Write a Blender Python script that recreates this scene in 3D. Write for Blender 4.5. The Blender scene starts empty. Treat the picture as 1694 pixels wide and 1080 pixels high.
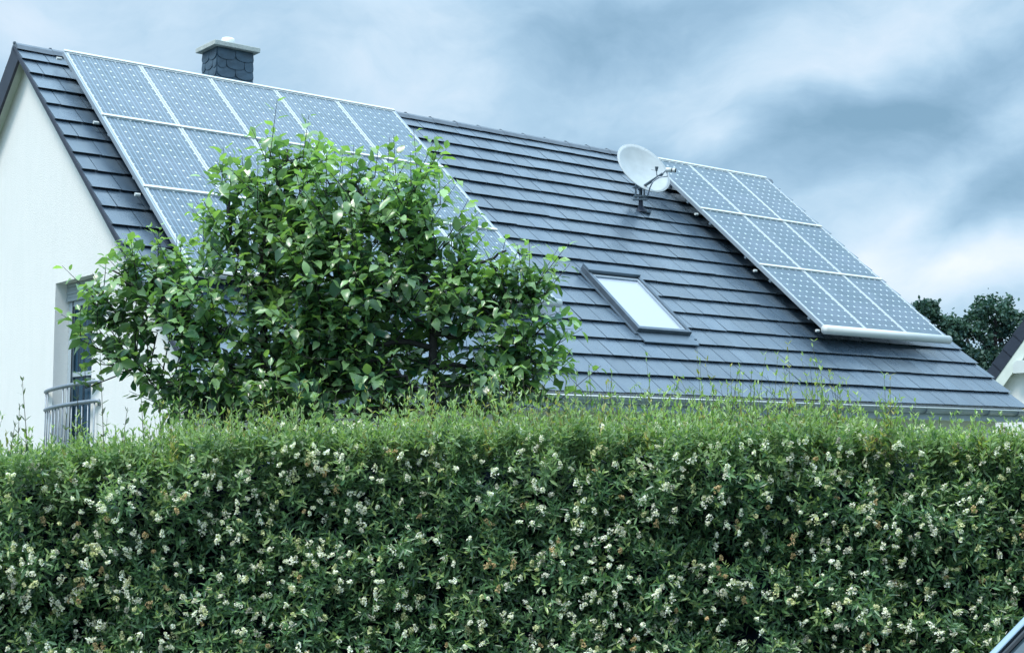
import bpy, bmesh, math, random
import numpy as np
from mathutils import Vector, Matrix
rng = np.random.default_rng(11)
random.seed(5)
scene = bpy.context.scene
col = scene.collection
PI = math.pi
def R(d): return math.radians(d)

# ------------------------------------------------------------------ tags
def tag(o, label=None, cat=None, group=None, kind=None):
    if label: o['label'] = label
    if cat: o['category'] = cat
    if group: o['group'] = group
    if kind: o['kind'] = kind
    return o
def empty(name, loc=(0, 0, 0), rot=(0, 0, 0), parent=None):
    o = bpy.data.objects.new(name, None); col.objects.link(o)
    o.empty_display_size = 0.1
    o.location = loc; o.rotation_euler = rot
    if parent: o.parent = parent
    return o

# ------------------------------------------------------------------ mesh builder
class MB:
    def __init__(s): s.v = []; s.f = []
    def add(s, vs, fs):
        b = len(s.v); s.v += [tuple(map(float, v)) for v in vs]
        s.f += [tuple(i + b for i in f) for f in fs]; return s
    def hexa(s, p):   # 8 points: bottom 4 ccw then top 4
        return s.add(p, [(3,2,1,0),(4,5,6,7),(0,1,5,4),(1,2,6,5),(2,3,7,6),(3,0,4,7)])
    def box(s, a, b):
        (x0,y0,z0),(x1,y1,z1) = a, b
        x0,x1 = min(x0,x1),max(x0,x1); y0,y1 = min(y0,y1),max(y0,y1); z0,z1 = min(z0,z1),max(z0,z1)
        return s.hexa([(x0,y0,z0),(x1,y0,z0),(x1,y1,z0),(x0,y1,z0),(x0,y0,z1),(x1,y0,z1),(x1,y1,z1),(x0,y1,z1)])
    def tube(s, pts, r, n=8, cap=True):
        pts = [Vector(p) for p in pts]
        rs = r if hasattr(r, '__len__') else [r]*len(pts)
        rings = []; prev = None
        for i, p in enumerate(pts):
            t = (pts[min(i+1,len(pts)-1)] - pts[max(i-1,0)])
            t = t.normalized() if t.length > 1e-9 else Vector((0,0,1))
            if prev is None:
                a = Vector((0,0,1)) if abs(t.z) < .9 else Vector((1,0,0))
                u = t.cross(a).normalized()
            else:
                u = (prev - t*prev.dot(t)).normalized()
            prev = u; w = t.cross(u)
            rings.append([p + (u*math.cos(2*PI*k/n) + w*math.sin(2*PI*k/n))*rs[i] for k in range(n)])
        vs = [q for g in rings for q in g]; fs = []
        for i in range(len(pts)-1):
            for k in range(n):
                fs.append((i*n+k, i*n+(k+1)%n, (i+1)*n+(k+1)%n, (i+1)*n+k))
        if cap:
            fs.append(tuple(range(n))[::-1]); fs.append(tuple((len(pts)-1)*n+k for k in range(n)))
        return s.add(vs, fs)
    def lathe(s, prof, c=(0,0,0), n=24):
        vs = []; fs = []
        for (r, z) in prof:
            for k in range(n):
                vs.append((c[0]+r*math.cos(2*PI*k/n), c[1]+r*math.sin(2*PI*k/n), c[2]+z))
        for i in range(len(prof)-1):
            for k in range(n):
                fs.append((i*n+k, i*n+(k+1)%n, (i+1)*n+(k+1)%n, (i+1)*n+k))
        return s.add(vs, fs)
    def build(s, name, mat, parent=None, off=(0,0,0), smooth=False, bevel=0):
        me = bpy.data.meshes.new(name)
        o_ = Vector(off)
        me.from_pydata([tuple(Vector(v)-o_) for v in s.v], [], s.f)
        bm = bmesh.new(); bm.from_mesh(me); bmesh.ops.recalc_face_normals(bm, faces=bm.faces); bm.to_mesh(me); bm.free()
        me.materials.append(mat)
        if smooth: me.polygons.foreach_set('use_smooth', [True]*len(me.polygons))
        o = bpy.data.objects.new(name, me); col.objects.link(o)
        if parent: o.parent = parent
        if bevel:
            m = o.modifiers.new('b', 'BEVEL'); m.width = bevel; m.segments = 2; m.limit_method = 'ANGLE'; m.angle_limit = R(35)
        return o

def np_mesh(name, V, F, mat, colr=None, parent=None, smooth=True):
    """V (n,3) ; F list of (m,k) int arrays"""
    me = bpy.data.meshes.new(name)
    me.vertices.add(len(V)); me.vertices.foreach_set('co', np.ascontiguousarray(V, dtype=np.float32).ravel())
    tot = np.concatenate([np.full(len(f), f.shape[1]) for f in F]).astype(np.int32)
    idx = np.concatenate([f.ravel() for f in F]).astype(np.int32)
    st = np.concatenate([[0], np.cumsum(tot)[:-1]]).astype(np.int32)
    me.loops.add(len(idx)); me.loops.foreach_set('vertex_index', idx)
    me.polygons.add(len(tot)); me.polygons.foreach_set('loop_start', st); me.polygons.foreach_set('loop_total', tot)
    me.polygons.foreach_set('use_smooth', np.full(len(tot), bool(smooth)))
    if colr is not None:
        a = me.color_attributes.new('Col', 'FLOAT_COLOR', 'POINT')
        c4 = np.ones((len(V), 4), dtype=np.float32); c4[:, :3] = colr
        a.data.foreach_set('color', c4.ravel())
    me.update(calc_edges=True); me.validate()
    me.materials.append(mat)
    o = bpy.data.objects.new(name, me); col.objects.link(o)
    if parent: o.parent = parent
    return o

# ------------------------------------------------------------------ materials
def mat_new(name):
    m = bpy.data.materials.new(name); m.use_nodes = True
    nt = m.node_tree; nt.nodes.clear()
    return m, nt
class N:
    def __init__(s, nt): s.nt = nt
    def __call__(s, t, **k):
        n = s.nt.nodes.new(t)
        for a, b in k.items():
            if hasattr(n, a) and not a.startswith('i_'): setattr(n, a, b)
        return n
    def link(s, a, b): s.nt.links.new(a, b)
    def math(s, op, a, b=None, c=None, clamp=False):
        n = s.nt.nodes.new('ShaderNodeMath'); n.operation = op; n.use_clamp = clamp
        for i, x in enumerate((a, b, c)):
            if x is None: continue
            if isinstance(x, (int, float)): n.inputs[i].default_value = x
            else: s.nt.links.new(x, n.inputs[i])
        return n.outputs[0]
    def mix(s, f, a, b, blend='MIX'):
        n = s.nt.nodes.new('ShaderNodeMix'); n.data_type = 'RGBA'; n.blend_type = blend
        for sock, x in ((n.inputs[0], f), (n.inputs[6], a), (n.inputs[7], b)):
            if isinstance(x, (int, float)): sock.default_value = x
            elif isinstance(x, tuple): sock.default_value = (*x, 1) if len(x) == 3 else x
            else: s.nt.links.new(x, sock)
        return n.outputs[2]
    def noise(s, vec, scale, detail=4, rough=.55, dim='3D'):
        n = s.nt.nodes.new('ShaderNodeTexNoise'); n.inputs['Scale'].default_value = scale
        n.inputs['Detail'].default_value = detail; n.inputs['Roughness'].default_value = rough
        if vec is not None: s.nt.links.new(vec, n.inputs['Vector'])
        return n.outputs['Fac']
    def ramp(s, f, stops):
        n = s.nt.nodes.new('ShaderNodeValToRGB'); r = n.color_ramp
        while len(r.elements) < len(stops): r.elements.new(.5)
        for e, (p, c) in zip(r.elements, stops):
            e.position = p; e.color = (*c, 1) if hasattr(c, '__len__') else (c, c, c, 1)
        s.nt.links.new(f, n.inputs[0]); return n.outputs[0]
    def mapping(s, vec, loc=(0,0,0), rot=(0,0,0), sc=(1,1,1), kind='POINT'):
        n = s.nt.nodes.new('ShaderNodeMapping'); n.vector_type = kind
        n.inputs['Location'].default_value = loc; n.inputs['Rotation'].default_value = rot; n.inputs['Scale'].default_value = sc
        s.nt.links.new(vec, n.inputs['Vector']); return n.outputs[0]

def principled(name, base, rough=.6, spec=.5, metal=0, var=.12, nscale=6, bump=0, bscale=60, coat=0, stretch=(1,1,1)):
    m, nt = mat_new(name); n = N(nt)
    out = n('ShaderNodeOutputMaterial'); p = n('ShaderNodeBsdfPrincipled')
    tc = n('ShaderNodeTexCoord')
    v = n.mapping(tc.outputs['Object'], sc=stretch)
    f = n.noise(v, nscale, 5, .6)
    dark = tuple(c*(1-var) for c in base); lite = tuple(min(1, c*(1+var)) for c in base)
    n.link(n.mix(n.ramp(f, [(.3, 0.), (.7, 1.)]), dark, lite), p.inputs['Base Color'])
    p.inputs['Roughness'].default_value = rough; p.inputs['Metallic'].default_value = metal
    p.inputs['Specular IOR Level'].default_value = spec
    p.inputs['Coat Weight'].default_value = coat
    if bump:
        b = n('ShaderNodeBump'); b.inputs['Strength'].default_value = bump; b.inputs['Distance'].default_value = .01
        n.link(n.noise(v, bscale, 4, .6), b.inputs['Height']); n.link(b.outputs[0], p.inputs['Normal'])
    n.link(p.outputs[0], out.inputs[0])
    return m

def foliage_mat(name, rough=.42, trans=.3, spec=.5):
    m, nt = mat_new(name); n = N(nt)
    out = n('ShaderNodeOutputMaterial'); p = n('ShaderNodeBsdfPrincipled'); t = n('ShaderNodeBsdfTranslucent')
    a = n('ShaderNodeAttribute'); a.attribute_name = 'Col'
    geo = n('ShaderNodeNewGeometry')
    under = n.mix(.35, a.outputs['Color'], (.16, .24, .17))
    c = n.mix(geo.outputs['Backfacing'], a.outputs['Color'], under)
    n.link(c, p.inputs['Base Color'])
    p.inputs['Roughness'].default_value = rough; p.inputs['Specular IOR Level'].default_value = spec
    tc = n.mix(1.0, a.outputs['Color'], (1.5, 1.7, .55), 'MULTIPLY')
    n.link(tc, t.inputs['Color'])
    mx = n('ShaderNodeMixShader'); mx.inputs[0].default_value = trans
    n.link(p.outputs[0], mx.inputs[1]); n.link(t.outputs[0], mx.inputs[2]); n.link(mx.outputs[0], out.inputs[0])
    return m

def tile_mat():
    m, nt = mat_new('roof_tile_grey'); n = N(nt)
    out = n('ShaderNodeOutputMaterial'); p = n('ShaderNodeBsdfPrincipled')
    a = n('ShaderNodeAttribute'); a.attribute_name = 'Col'
    tc = n('ShaderNodeTexCoord')
    big = n.noise(tc.outputs['Object'], .7, 4, .6)
    sm = n.noise(n.mapping(tc.outputs['Object'], sc=(1, .35, .35)), 9, 5, .65)
    base = n.mix(n.ramp(big, [(.35, 0.), (.68, 1.)]), (.034, .060, .092), (.066, .100, .138))
    base = n.mix(n.ramp(sm, [(.35, 0.), (.75, .35)]), base, (.13, .165, .19))
    base = n.mix(1.0, base, a.outputs['Color'], 'MULTIPLY')
    n.link(base, p.inputs['Base Color'])
    r = n.ramp(n.noise(tc.outputs['Object'], 2.3, 5, .6), [(.3, .22), (.75, .36)])
    n.link(r, p.inputs['Roughness']); p.inputs['Specular IOR Level'].default_value = .85; p.inputs['IOR'].default_value = 1.62
    b = n('ShaderNodeBump'); b.inputs['Strength'].default_value = .25; b.inputs['Distance'].default_value = .004
    n.link(n.noise(tc.outputs['Object'], 120, 3, .6), b.inputs['Height']); n.link(b.outputs[0], p.inputs['Normal'])
    n.link(p.outputs[0], out.inputs[0])
    return m

def solar_mat(cw, ch, nx, ny, name, busw=.035, dth=.845, coat=.7):
    m, nt = mat_new(name); n = N(nt)
    out = n('ShaderNodeOutputMaterial'); p = n('ShaderNodeBsdfPrincipled')
    tc = n('ShaderNodeTexCoord'); sp = n('ShaderNodeSeparateXYZ'); n.link(tc.outputs['Object'], sp.inputs[0])
    u = n.math('MULTIPLY', sp.outputs[0], nx/cw); v = n.math('MULTIPLY', sp.outputs[1], ny/ch)
    fu = n.math('FRACT', n.math('ADD', u, 100.)); fv = n.math('FRACT', n.math('ADD', v, 100.))
    au = n.math('ABSOLUTE', n.math('SUBTRACT', fu, .5)); av = n.math('ABSOLUTE', n.math('SUBTRACT', fv, .5))
    gap = n.math('GREATER_THAN', n.math('MAXIMUM', au, av), .484)
    dia = n.math('GREATER_THAN', n.math('ADD', au, av), dth)
    # two bus bars per cell running down the slope
    bb = n.math('LESS_THAN', n.math('ABSOLUTE', n.math('SUBTRACT', au, .2)), busw)
    # thin fingers across
    cellid = n('ShaderNodeCombineXYZ'); n.link(n.math('FLOOR', n.math('ADD', u, 100.)), cellid.inputs[0]); n.link(n.math('FLOOR', n.math('ADD', v, 100.)), cellid.inputs[1])
    oi = n('ShaderNodeObjectInfo'); n.link(n.math('MULTIPLY', oi.outputs['Random'], 50.), cellid.inputs[2])
    wn = n('ShaderNodeTexWhiteNoise'); n.link(cellid.outputs[0], wn.inputs[0])
    c = n.mix(wn.outputs[0], (.014, .044, .062), (.027, .064, .085))
    c = n.mix(n.ramp(n.noise(tc.outputs['Object'], 1.6, 3, .6), [(.35, 0.), (.7, .6)]), c, (.055, .08, .13))
    c = n.mix(bb, c, (.13, .20, .27))
    c = n.mix(gap, c, (.17, .25, .31))
    dust = n.ramp(n.noise(n.mapping(tc.outputs['Object'], sc=(1, .6, 1)), 2.6, 6, .65), [(.45, 0.), (.8, .22)])
    c = n.mix(dia, c, (.66, .74, .78)); c = n.mix(dust, c, (.22, .27, .31))
    n.link(c, p.inputs['Base Color']); p.inputs['Roughness'].default_value = .38
    p.inputs['Specular IOR Level'].default_value = .5
    p.inputs['Coat Weight'].default_value = coat; p.inputs['Coat Roughness'].default_value = .12
    b = n('ShaderNodeBump'); b.inputs['Strength'].default_value = .2; b.inputs['Distance'].default_value = .01
    n.link(n.noise(tc.outputs['Object'], 3, 2, .5), b.inputs['Height']); n.link(b.outputs[0], p.inputs['Coat Normal'])
    n.link(p.outputs[0], out.inputs[0])
    return m

def glass_mat(name, tint=(.02, .05, .07), rough=.04, streak=False):
    m, nt = mat_new(name); n = N(nt)
    out = n('ShaderNodeOutputMaterial'); p = n('ShaderNodeBsdfPrincipled')
    tc = n('ShaderNodeTexCoord')
    f = n.noise(n.mapping(tc.outputs['Object'], sc=(9, 9, .5)), 2.5, 3, .6)
    hi = tuple(min(1, c*3.2+.01) for c in tint)
    p.inputs['IOR'].default_value = 1.16 if streak else 1.5
    n.link(n.mix(n.ramp(f, [(.42, 0.), (.62, 1.)]) if streak else 0.0, tint, hi), p.inputs['Base Color'])  # vertical streaks paint a reflection into the glass colour
    p.inputs['Roughness'].default_value = rough; p.inputs['Specular IOR Level'].default_value = .8
    n.link(p.outputs[0], out.inputs[0]); return m

def render_wall():
    m, nt = mat_new('white_render'); n = N(nt)
    out = n('ShaderNodeOutputMaterial'); p = n('ShaderNodeBsdfPrincipled'); tc = n('ShaderNodeTexCoord')
    big = n.noise(tc.outputs['Object'], .8, 5, .6)
    st = n.noise(n.mapping(tc.outputs['Object'], sc=(4, 4, .5)), 2.2, 4, .6)
    c = n.mix(n.ramp(big, [(.3, 0.), (.7, 1.)]), (.82, .825, .805), (.87, .87, .85))
    c = n.mix(n.ramp(st, [(.45, 0.), (.85, .5)]), c, (.76, .78, .76))
    c = n.mix(n.ramp(n.noise(tc.outputs['Object'], 38, 4, .7), [(.4, 0.), (.8, .35)]), c, (.76, .77, .75))
    n.link(c, p.inputs['Base Color']); p.inputs['Roughness'].default_value = .9
    b = n('ShaderNodeBump'); b.inputs['Strength'].default_value = .6; b.inputs['Distance'].default_value = .008
    n.link(n.noise(tc.outputs['Object'], 90, 3, .7), b.inputs['Height']); n.link(b.outputs[0], p.inputs['Normal'])
    n.link(p.outputs[0], out.inputs[0]); return m

M = {}
M['tile'] = tile_mat()
M['wall'] = render_wall()
M['verge'] = principled('verge_dark', (.022, .03, .05), .55, .5, var=.2)
M['ridge'] = principled('ridge_dark', (.10, .125, .155), .42, .6, var=.2, nscale=8)
M['soffit'] = principled('soffit_white', (.66, .72, .66), .7, .3, var=.06)
M['alu'] = principled('aluminium', (.34, .40, .45), .42, .5, metal=.4, var=.06)
M['alu_light'] = principled('anodised_frame', (.50, .55, .57), .45, .5, metal=.15, var=.08)
M['steel'] = principled('galvanised_steel', (.26, .31, .36), .48, .5, metal=.5, var=.15, nscale=20)
M['darksteel'] = principled('dark_steel', (.10, .13, .16), .4, .5, metal=.5, var=.2)
M['white'] = principled('white_plastic', (.62, .66, .65), .4, .5, var=.04)
M['dish'] = principled('dish_paint', (.40, .44, .455), .42, .5, var=.09, nscale=5)
M['black'] = principled('black_rubber', (.015, .018, .022), .5, .5)
M['slate'] = principled('chimney_slate', (.045, .085, .125), .5, .5, var=.25, nscale=9)
M['capstone'] = principled('chimney_cap_concrete', (.46, .50, .48), .85, .3, var=.15, nscale=14, bump=.3)
M['cowl'] = principled('cowl_clay_white', (.82, .85, .84), .6, .4)
M['glass'] = glass_mat('door_glass', (.005, .02, .035), .12, True)
M['skyglass'] = glass_mat('skylight_glass', (.40, .45, .53), .14)
M['flash'] = principled('lead_flashing', (.10, .14, .18), .35, .6, metal=.3, var=.12)
M['frame_grey'] = principled('window_frame_grey', (.42, .50, .55), .45, .5, var=.06)
M['shutter'] = principled('shutter_grey', (.36, .42, .45), .6, .4, var=.05)
M['gutter'] = principled('zinc_gutter', (.36, .44, .50), .38, .5, metal=.5, var=.12)
M['solarA'] = solar_mat(.83, 1.378, 6, 10, 'solar_cells_wide_bars', .045, .885, .5)
M['solarB'] = solar_mat(.83, 1.378, 6, 10, 'solar_cells_fine_bars', .02, .862, .35)
M['bark'] = principled('bark', (.045, .042, .045), .85, .3, var=.35, nscale=18, bump=.6, bscale=40)
M['twig'] = principled('green_twig', (.09, .10, .06), .7, .3, var=.2)
M['leaf'] = foliage_mat('privet_leaf', .32, .25, .8)
M['leaf_top'] = foliage_mat('privet_young_leaf', .5, .35, .35)
M['leaf_tree'] = foliage_mat('apple_leaf', .30, .32, .8)
M['leaf_far'] = foliage_mat('oak_leaf', .6, .15, .3)
M['petal'] = foliage_mat('privet_petal', .8, .2, .15)
M['core'] = principled('hedge_shade_core', (.006, .014, .028), .95, .1, var=.5, nscale=30)  # navy tone paints the shade between the hedge leaves
M['paint'] = principled('car_paint_blue_silver', (.20, .27, .33), .32, .5, metal=.6, var=.02, coat=1)
M['carglass'] = glass_mat('car_glass', (.02, .035, .045), .03)
M['lamp'] = principled('car_lamp_clear', (.6, .65, .7), .1, .7, coat=1)

# ------------------------------------------------------------------ camera
F_PX, PITCH = 2367.18, .0899
cam_d = bpy.data.cameras.new('camera'); cam = bpy.data.objects.new('camera', cam_d); col.objects.link(cam)
cam.location = (0, 0, 1.65); cam.rotation_euler = (PI/2 + PITCH, 0, 0)
cam_d.sensor_width = 36; cam_d.lens = F_PX/1694*36; cam_d.clip_end = 2000; cam_d.clip_start = .05
scene.camera = cam

# ------------------------------------------------------------------ house frame of reference
YAW, PHI = .67416, .70219
RX, RY, RZ = -5.617, 15.802, 6.241          # left end of the ridge
HG = -1.15                                   # house ground level
cP, sP = math.cos(PHI), math.sin(PHI)
g, NC, LEN = .34, 18, 12.69
T_E = g*NC
rz = RZ - HG                                 # ridge height in house coordinates
house_mat = Matrix.Translation((RX, RY, HG)) @ Matrix.Rotation(YAW, 4, 'Z')
def hw(x, y, z): return house_mat @ Vector((x, y, z))
def rf(s, t, h=0, side=1):
    """roof coordinates -> house coordinates: s along the ridge, t down the slope, h above it"""
    return Vector((s, side*(-t*cP - h*sP), rz - t*sP + h*cP))

house = empty('house', (RX, RY, HG), (0, 0, YAW))
tag(house, 'white rendered house with steep grey tiled roof and slate clad chimney', 'house')

# --- tiled roof: every tile is real geometry
def tiled_roof(side, L=LEN, NCO=NC, gg=g, tw=.302, zoff=None):
    P = []; C = []
    r_ = np.random.default_rng(3 + side)
    for c in range(NCO):
        t0 = c*gg - .05 if c else .02
        t1 = (c+1)*gg
        off = 0 if c % 2 == 0 else tw/2
        xs = [0.0]; x = off if off else tw
        while x < L - .04: xs.append(x); x += tw
        xs.append(L)
        for a, b in zip(xs[:-1], xs[1:]):
            ht = .033 + r_.normal(0, .0014); hb = .010
            e = r_.normal(0, .0022); tj = r_.normal(0, .002)
            gp = .0045
            a2 = a + (gp if a > 0 else 0); b2 = b - (gp if b < L else 0)
            q = [(a2, t1+tj-.05, ht-.034), (b2, t1+tj-.05, ht-.034+e), (b2, t0, -.012), (a2, t0, -.012),
                 (a2, t1+tj, ht+.010), (b2, t1+tj, ht+.010+e), (b2, t0, hb), (a2, t0, hb)]
            P += [rf(*k, side=side) for k in q]
            v = r_.normal(1, .10); C += [(v, v, v)]*8
    V = np.array([tuple(p) for p in P]); n = len(V)//8
    fs = np.array([(3,2,1,0),(4,5,6,7),(0,1,5,4),(1,2,6,5),(2,3,7,6),(3,0,4,7)])
    if side < 0: fs = fs[:, ::-1]
    F = (np.arange(n)[:, None, None]*8 + fs[None]).reshape(-1, 4)
    return V, F, np.array(C)
V1, F1, C1 = tiled_roof(1)
roof = np_mesh('roof', V1, [F1], M['tile'], C1, house, smooth=False)
V2, F2, C2 = tiled_roof(-1)
roof_b = np_mesh('roof', V2, [F2], M['tile'], C2, house, smooth=False)

# roof deck under the tiles
mb = MB()
for sd in (1, -1):
    xl = .118 if sd == 1 else .02
    q = [rf(xl, T_E-.05, -.15, sd), rf(LEN-.02, T_E-.05, -.15, sd), rf(LEN-.02, .1, -.15, sd), rf(xl, .1, -.15, sd),
         rf(xl, T_E-.05, -.016, sd), rf(LEN-.02, T_E-.05, -.016, sd), rf(LEN-.02, .02, -.016, sd), rf(xl, .02, -.016, sd)]
    mb.hexa(q)
mb.build('roof_deck', M['wall'], house)
# ridge capping with clips
mb = MB(); r_ = random.Random(4)
x = 0
while x < LEN:
    x1 = min(x+.41, LEN); dz = r_.uniform(-.003, .003)
    prof = [(-.115, -.055), (-.085, .0), (-.04, .03), (.04, .03), (.085, .0), (.115, -.055)]
    a = [(x, y, rz+.012+z+dz) for y, z in prof] + [(x1+.015, y, rz+.006+z+dz) for y, z in prof]
    mb.add(a, [(i, i+1, i+7, i+6) for i in range(5)] + [(0,1,2,3,4,5), (11,10,9,8,7,6)])
    mb.box((x-.012, -.018, rz+.035), (x+.012, .018, rz+.056))
    x = x1
mb.build('ridge_capping', M['ridge'], house)
# verge boards (dark) and soffits
for xs, wallx in ((0, 1), (LEN, -1)):
    for sd in (1, -1):
        mb = MB()
        x0, x1 = (xs-.012, xs+.018) if wallx == 1 else (xs-.018, xs+.012)
        t1 = T_E - .02
        dv = -.035 if sd == 1 else -.25
        mb.hexa([rf(x0, t1, dv, sd), rf(x1, t1, dv, sd), rf(x1, .0, dv, sd), rf(x0, .0, dv, sd),
                 rf(x0, t1, .006, sd), rf(x1, t1, .006, sd), rf(x1, .0, .006, sd), rf(x0, .0, .006, sd)])
        mb.build('verge_board', M['verge'], house)
OV = .12
for a, b in ((.019, OV), (LEN-OV, LEN-.019)):
    for sd in (1, -1):
        if sd == 1 and a < 1: continue
        mb = MB()
        mb.hexa([rf(a, T_E-.06, -.19, sd), rf(b, T_E-.06, -.19, sd), rf(b, .25, -.19, sd), rf(a, .25, -.19, sd),
                 rf(a, T_E-.06, -.152, sd), rf(b, T_E-.06, -.152, sd), rf(b, .12, -.152, sd), rf(a, .12, -.152, sd)])
        mb.build('soffit', M['wall'] if sd == 1 else M['soffit'], house)

# --- walls
WF = 4.25
def roof_under(y): return rz - abs(y)*math.tan(PHI) - .155/cP
x0, x1 = OV, LEN-OV
DA0, DA1, DZ0, DZ1 = 1.14, 2.16, 1.15-HG, 3.455-HG    # door opening: a = -y
mb = MB()
def gable(x, hole):
    pk = roof_under(0)
    if not hole:
        mb.add([(x,-WF,0),(x,WF,0),(x,WF,roof_under(WF)),(x,0,pk),(x,-WF,roof_under(WF))], [(0,1,2,3,4)]); return
    a0, a1, z0, z1 = -DA0, -DA1, DZ0, DZ1   # y: a1<a0
    mb.add([(x,-WF,0),(x,a1,0),(x,a1,z0),(x,a1,z1),(x,a1,roof_under(a1)),(x,-WF,roof_under(WF)),   # 0-5
            (x,a0,0),(x,a0,z0),(x,a0,z1),(x,a0,roof_under(a0)),                                    # 6-9
            (x,WF,0),(x,WF,roof_under(WF)),(x,0,pk)],                                               # 10-12
           [(0,1,2,3,4,5),(1,6,7,2),(3,8,9,4),(6,10,11,12,9,8,7)])
    d = .24
    mb.add([(x,a0,z0),(x+d,a0,z0),(x+d,a0,z1),(x,a0,z1),(x,a1,z0),(x+d,a1,z0),(x+d,a1,z1),(x,a1,z1)],
           [(0,1,2,3),(4,7,6,5),(3,2,6,7),(0,4,5,1),(1,5,6,2)])
gable(x0, True); gable(x1, False)
mb.add([(x0,-WF,0),(x1,-WF,0),(x1,-WF,roof_under(WF)),(x0,-WF,roof_under(WF))], [(0,1,2,3)])
mb.add([(x0,WF,0),(x1,WF,0),(x1,WF,roof_under(WF)),(x0,WF,roof_under(WF))], [(0,1,2,3)])
wall_me = mb
me = bpy.data.meshes.new('wall'); me.from_pydata(mb.v, [], mb.f)
bm = bmesh.new(); bm.from_mesh(me); bmesh.ops.remove_doubles(bm, verts=bm.verts, dist=1e-4); bmesh.ops.recalc_face_normals(bm, faces=bm.faces); bm.to_mesh(me); bm.free()
me.materials.append(M['wall']); wall = bpy.data.objects.new('wall', me); col.objects.link(wall); wall.parent = house

# --- eaves: fascia, soffit and gutter, front and back
ez = rz - T_E*sP; ey = -T_E*cP
mb = MB()
mb.box((.02, -WF+.002, ez-.17), (LEN-.02, ey+.05, ez-.145)); mb.build('eaves_soffit', M['soffit'], house)
mb = MB(); mb.box((.02, ey+.02, ez-.17), (LEN-.02, ey+.045, ez-.02)); mb.build('fascia', M['gutter'], house)
mb = MB(); nseg = 10; rg = .065; cy, cz = ey-.052, ez-.03
for xa in (-.03, LEN+.03):
    pass
ring = [(cy + rg*math.cos(PI+PI*k/nseg), cz + rg*math.sin(PI+PI*k/nseg)) for k in range(nseg+1)]
ring2 = [(cy + (rg-.004)*math.cos(PI+PI*k/nseg), cz + (rg-.004)*math.sin(PI+PI*k/nseg)) for k in range(nseg+1)]
vs = [(xa, y, z) for xa in (-.03, LEN+.03) for (y, z) in ring + ring2]; m_ = nseg+1
fs = []
for k in range(nseg):
    fs += [(k, k+1, 2*m_+k+1, 2*m_+k), (m_+k, 3*m_+k, 3*m_+k+1, m_+k+1), (k, m_+k, m_+k+1, k+1), (2*m_+k, 2*m_+k+1, 3*m_+k+1, 3*m_+k)]
mb.add(vs, fs)
gut = mb.build('gutter', M['gutter'], house, smooth=True)
MB().tube([(-.03, cy-rg, cz+.006), (LEN+.03, cy-rg, cz+.006)], .010, 8).build('gutter_bead', M['white'], gut, smooth=True)
for k in range(18):
    mb = MB(); xx = .4 + k*.7
    pts = [(xx, cy + (rg+.006)*math.cos(PI+PI*j/8), cz + (rg+.006)*math.sin(PI+PI*j/8)) for j in range(9)]
    mb.tube(pts, .007, 6)
    mb.build('gutter_bracket', M['steel'], gut)
MB().tube([(.45, cy, cz-.06), (.45, cy, cz-.14), (.45, -WF-.06, cz-.42), (.45, -WF-.06, .05)], .04, 12).build('downpipe', M['gutter'], house, smooth=True)

# --- balcony door in the gable
door = empty('balcony_door', (0, 0, 0), parent=house)
tag(door, 'tall dark glazed balcony door set deep in the white gable wall')
gx = OV + .15
y0, y1 = -DA1, -DA0
mb = MB(); fw = .055
mb.box((gx, y1-.11, DZ0+.003), (gx+.06, y1-.003, DZ1-.19)); mb.box((gx, y0+.003, DZ0+.003), (gx+.06, y0+fw, DZ1-.19))
mb.box((gx, y0+fw, DZ1-.25), (gx+.06, y1-.11, DZ1-.19)); mb.box((gx, y0+fw, DZ0+.003), (gx+.06, y1-.11, DZ0+.08))
mb.build('frame', M['frame_grey'], door, bevel=.006)
mb = MB(); mb.box((gx-.006, y1-.125, DZ0+.004), (gx+.0, y1-.112, DZ1-.192)); mb.build('door_seal', M['black'], door)
MB().box((gx+.012, y0+fw, 2.47-HG), (gx+.05, y1-.11, 2.515-HG)).build('transom', M['frame_grey'], door)
MB().box((gx+.025, y0+fw, DZ0+.08), (gx+.035, y1-.11, DZ1-.25)).build('pane', M['glass'], door)
mb = MB()
for k in range(5):
    z = DZ1-.19 + .037*k
    mb.box((gx-.03+.004*(k%2), y0+.004, z+.001), (gx+.04, y1-.004, z+.035))
mb.build('shutter_box', M['shutter'], door)

# french balcony railing
rail = empty('balcony_railing', (0, 0, 0), parent=house)
tag(rail, 'curved galvanised steel railing in front of the balcony door')
ya, yb = -2.40, -1.0
def bow(y, zz):
    q = (y-ya)/(yb-ya)
    return (OV - .02 - .085*math.sin(PI*max(0, min(1, q)))**.75, y, zz + .06*(1-q) - .015)
for nm, zz, yl, yr in (('handrail', 2.33, ya, yb), ('rail', 2.14, ya, yb)):
    pts = [(OV-.002, ya, zz-HG)] + [bow(ya+(yb-ya)*k/24, zz-HG) for k in range(25)] + [(OV-.002, yb, zz-HG)]
    MB().tube(pts, .021, 10).build(nm, M['steel'], rail, smooth=True)
pts = [(OV-.002, ya, 1.30-HG)] + [bow(ya+(yb-ya)*k/24, 1.30-HG) for k in range(25)] + [(OV-.002, yb, 1.30-HG)]
MB().tube(pts, .016, 8).build('rail', M['steel'], rail, smooth=True)
for k in range(13):
    y = ya + (yb-ya)*(k+.5)/13
    up = 2.33 if k in (5, 6, 12, 11) else 2.14
    p0 = bow(y, 1.30-HG); p1 = bow(y, up-HG)
    MB().tube([p0, p1], .0068, 8).build('baluster', M['steel'], rail, smooth=True)

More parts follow.
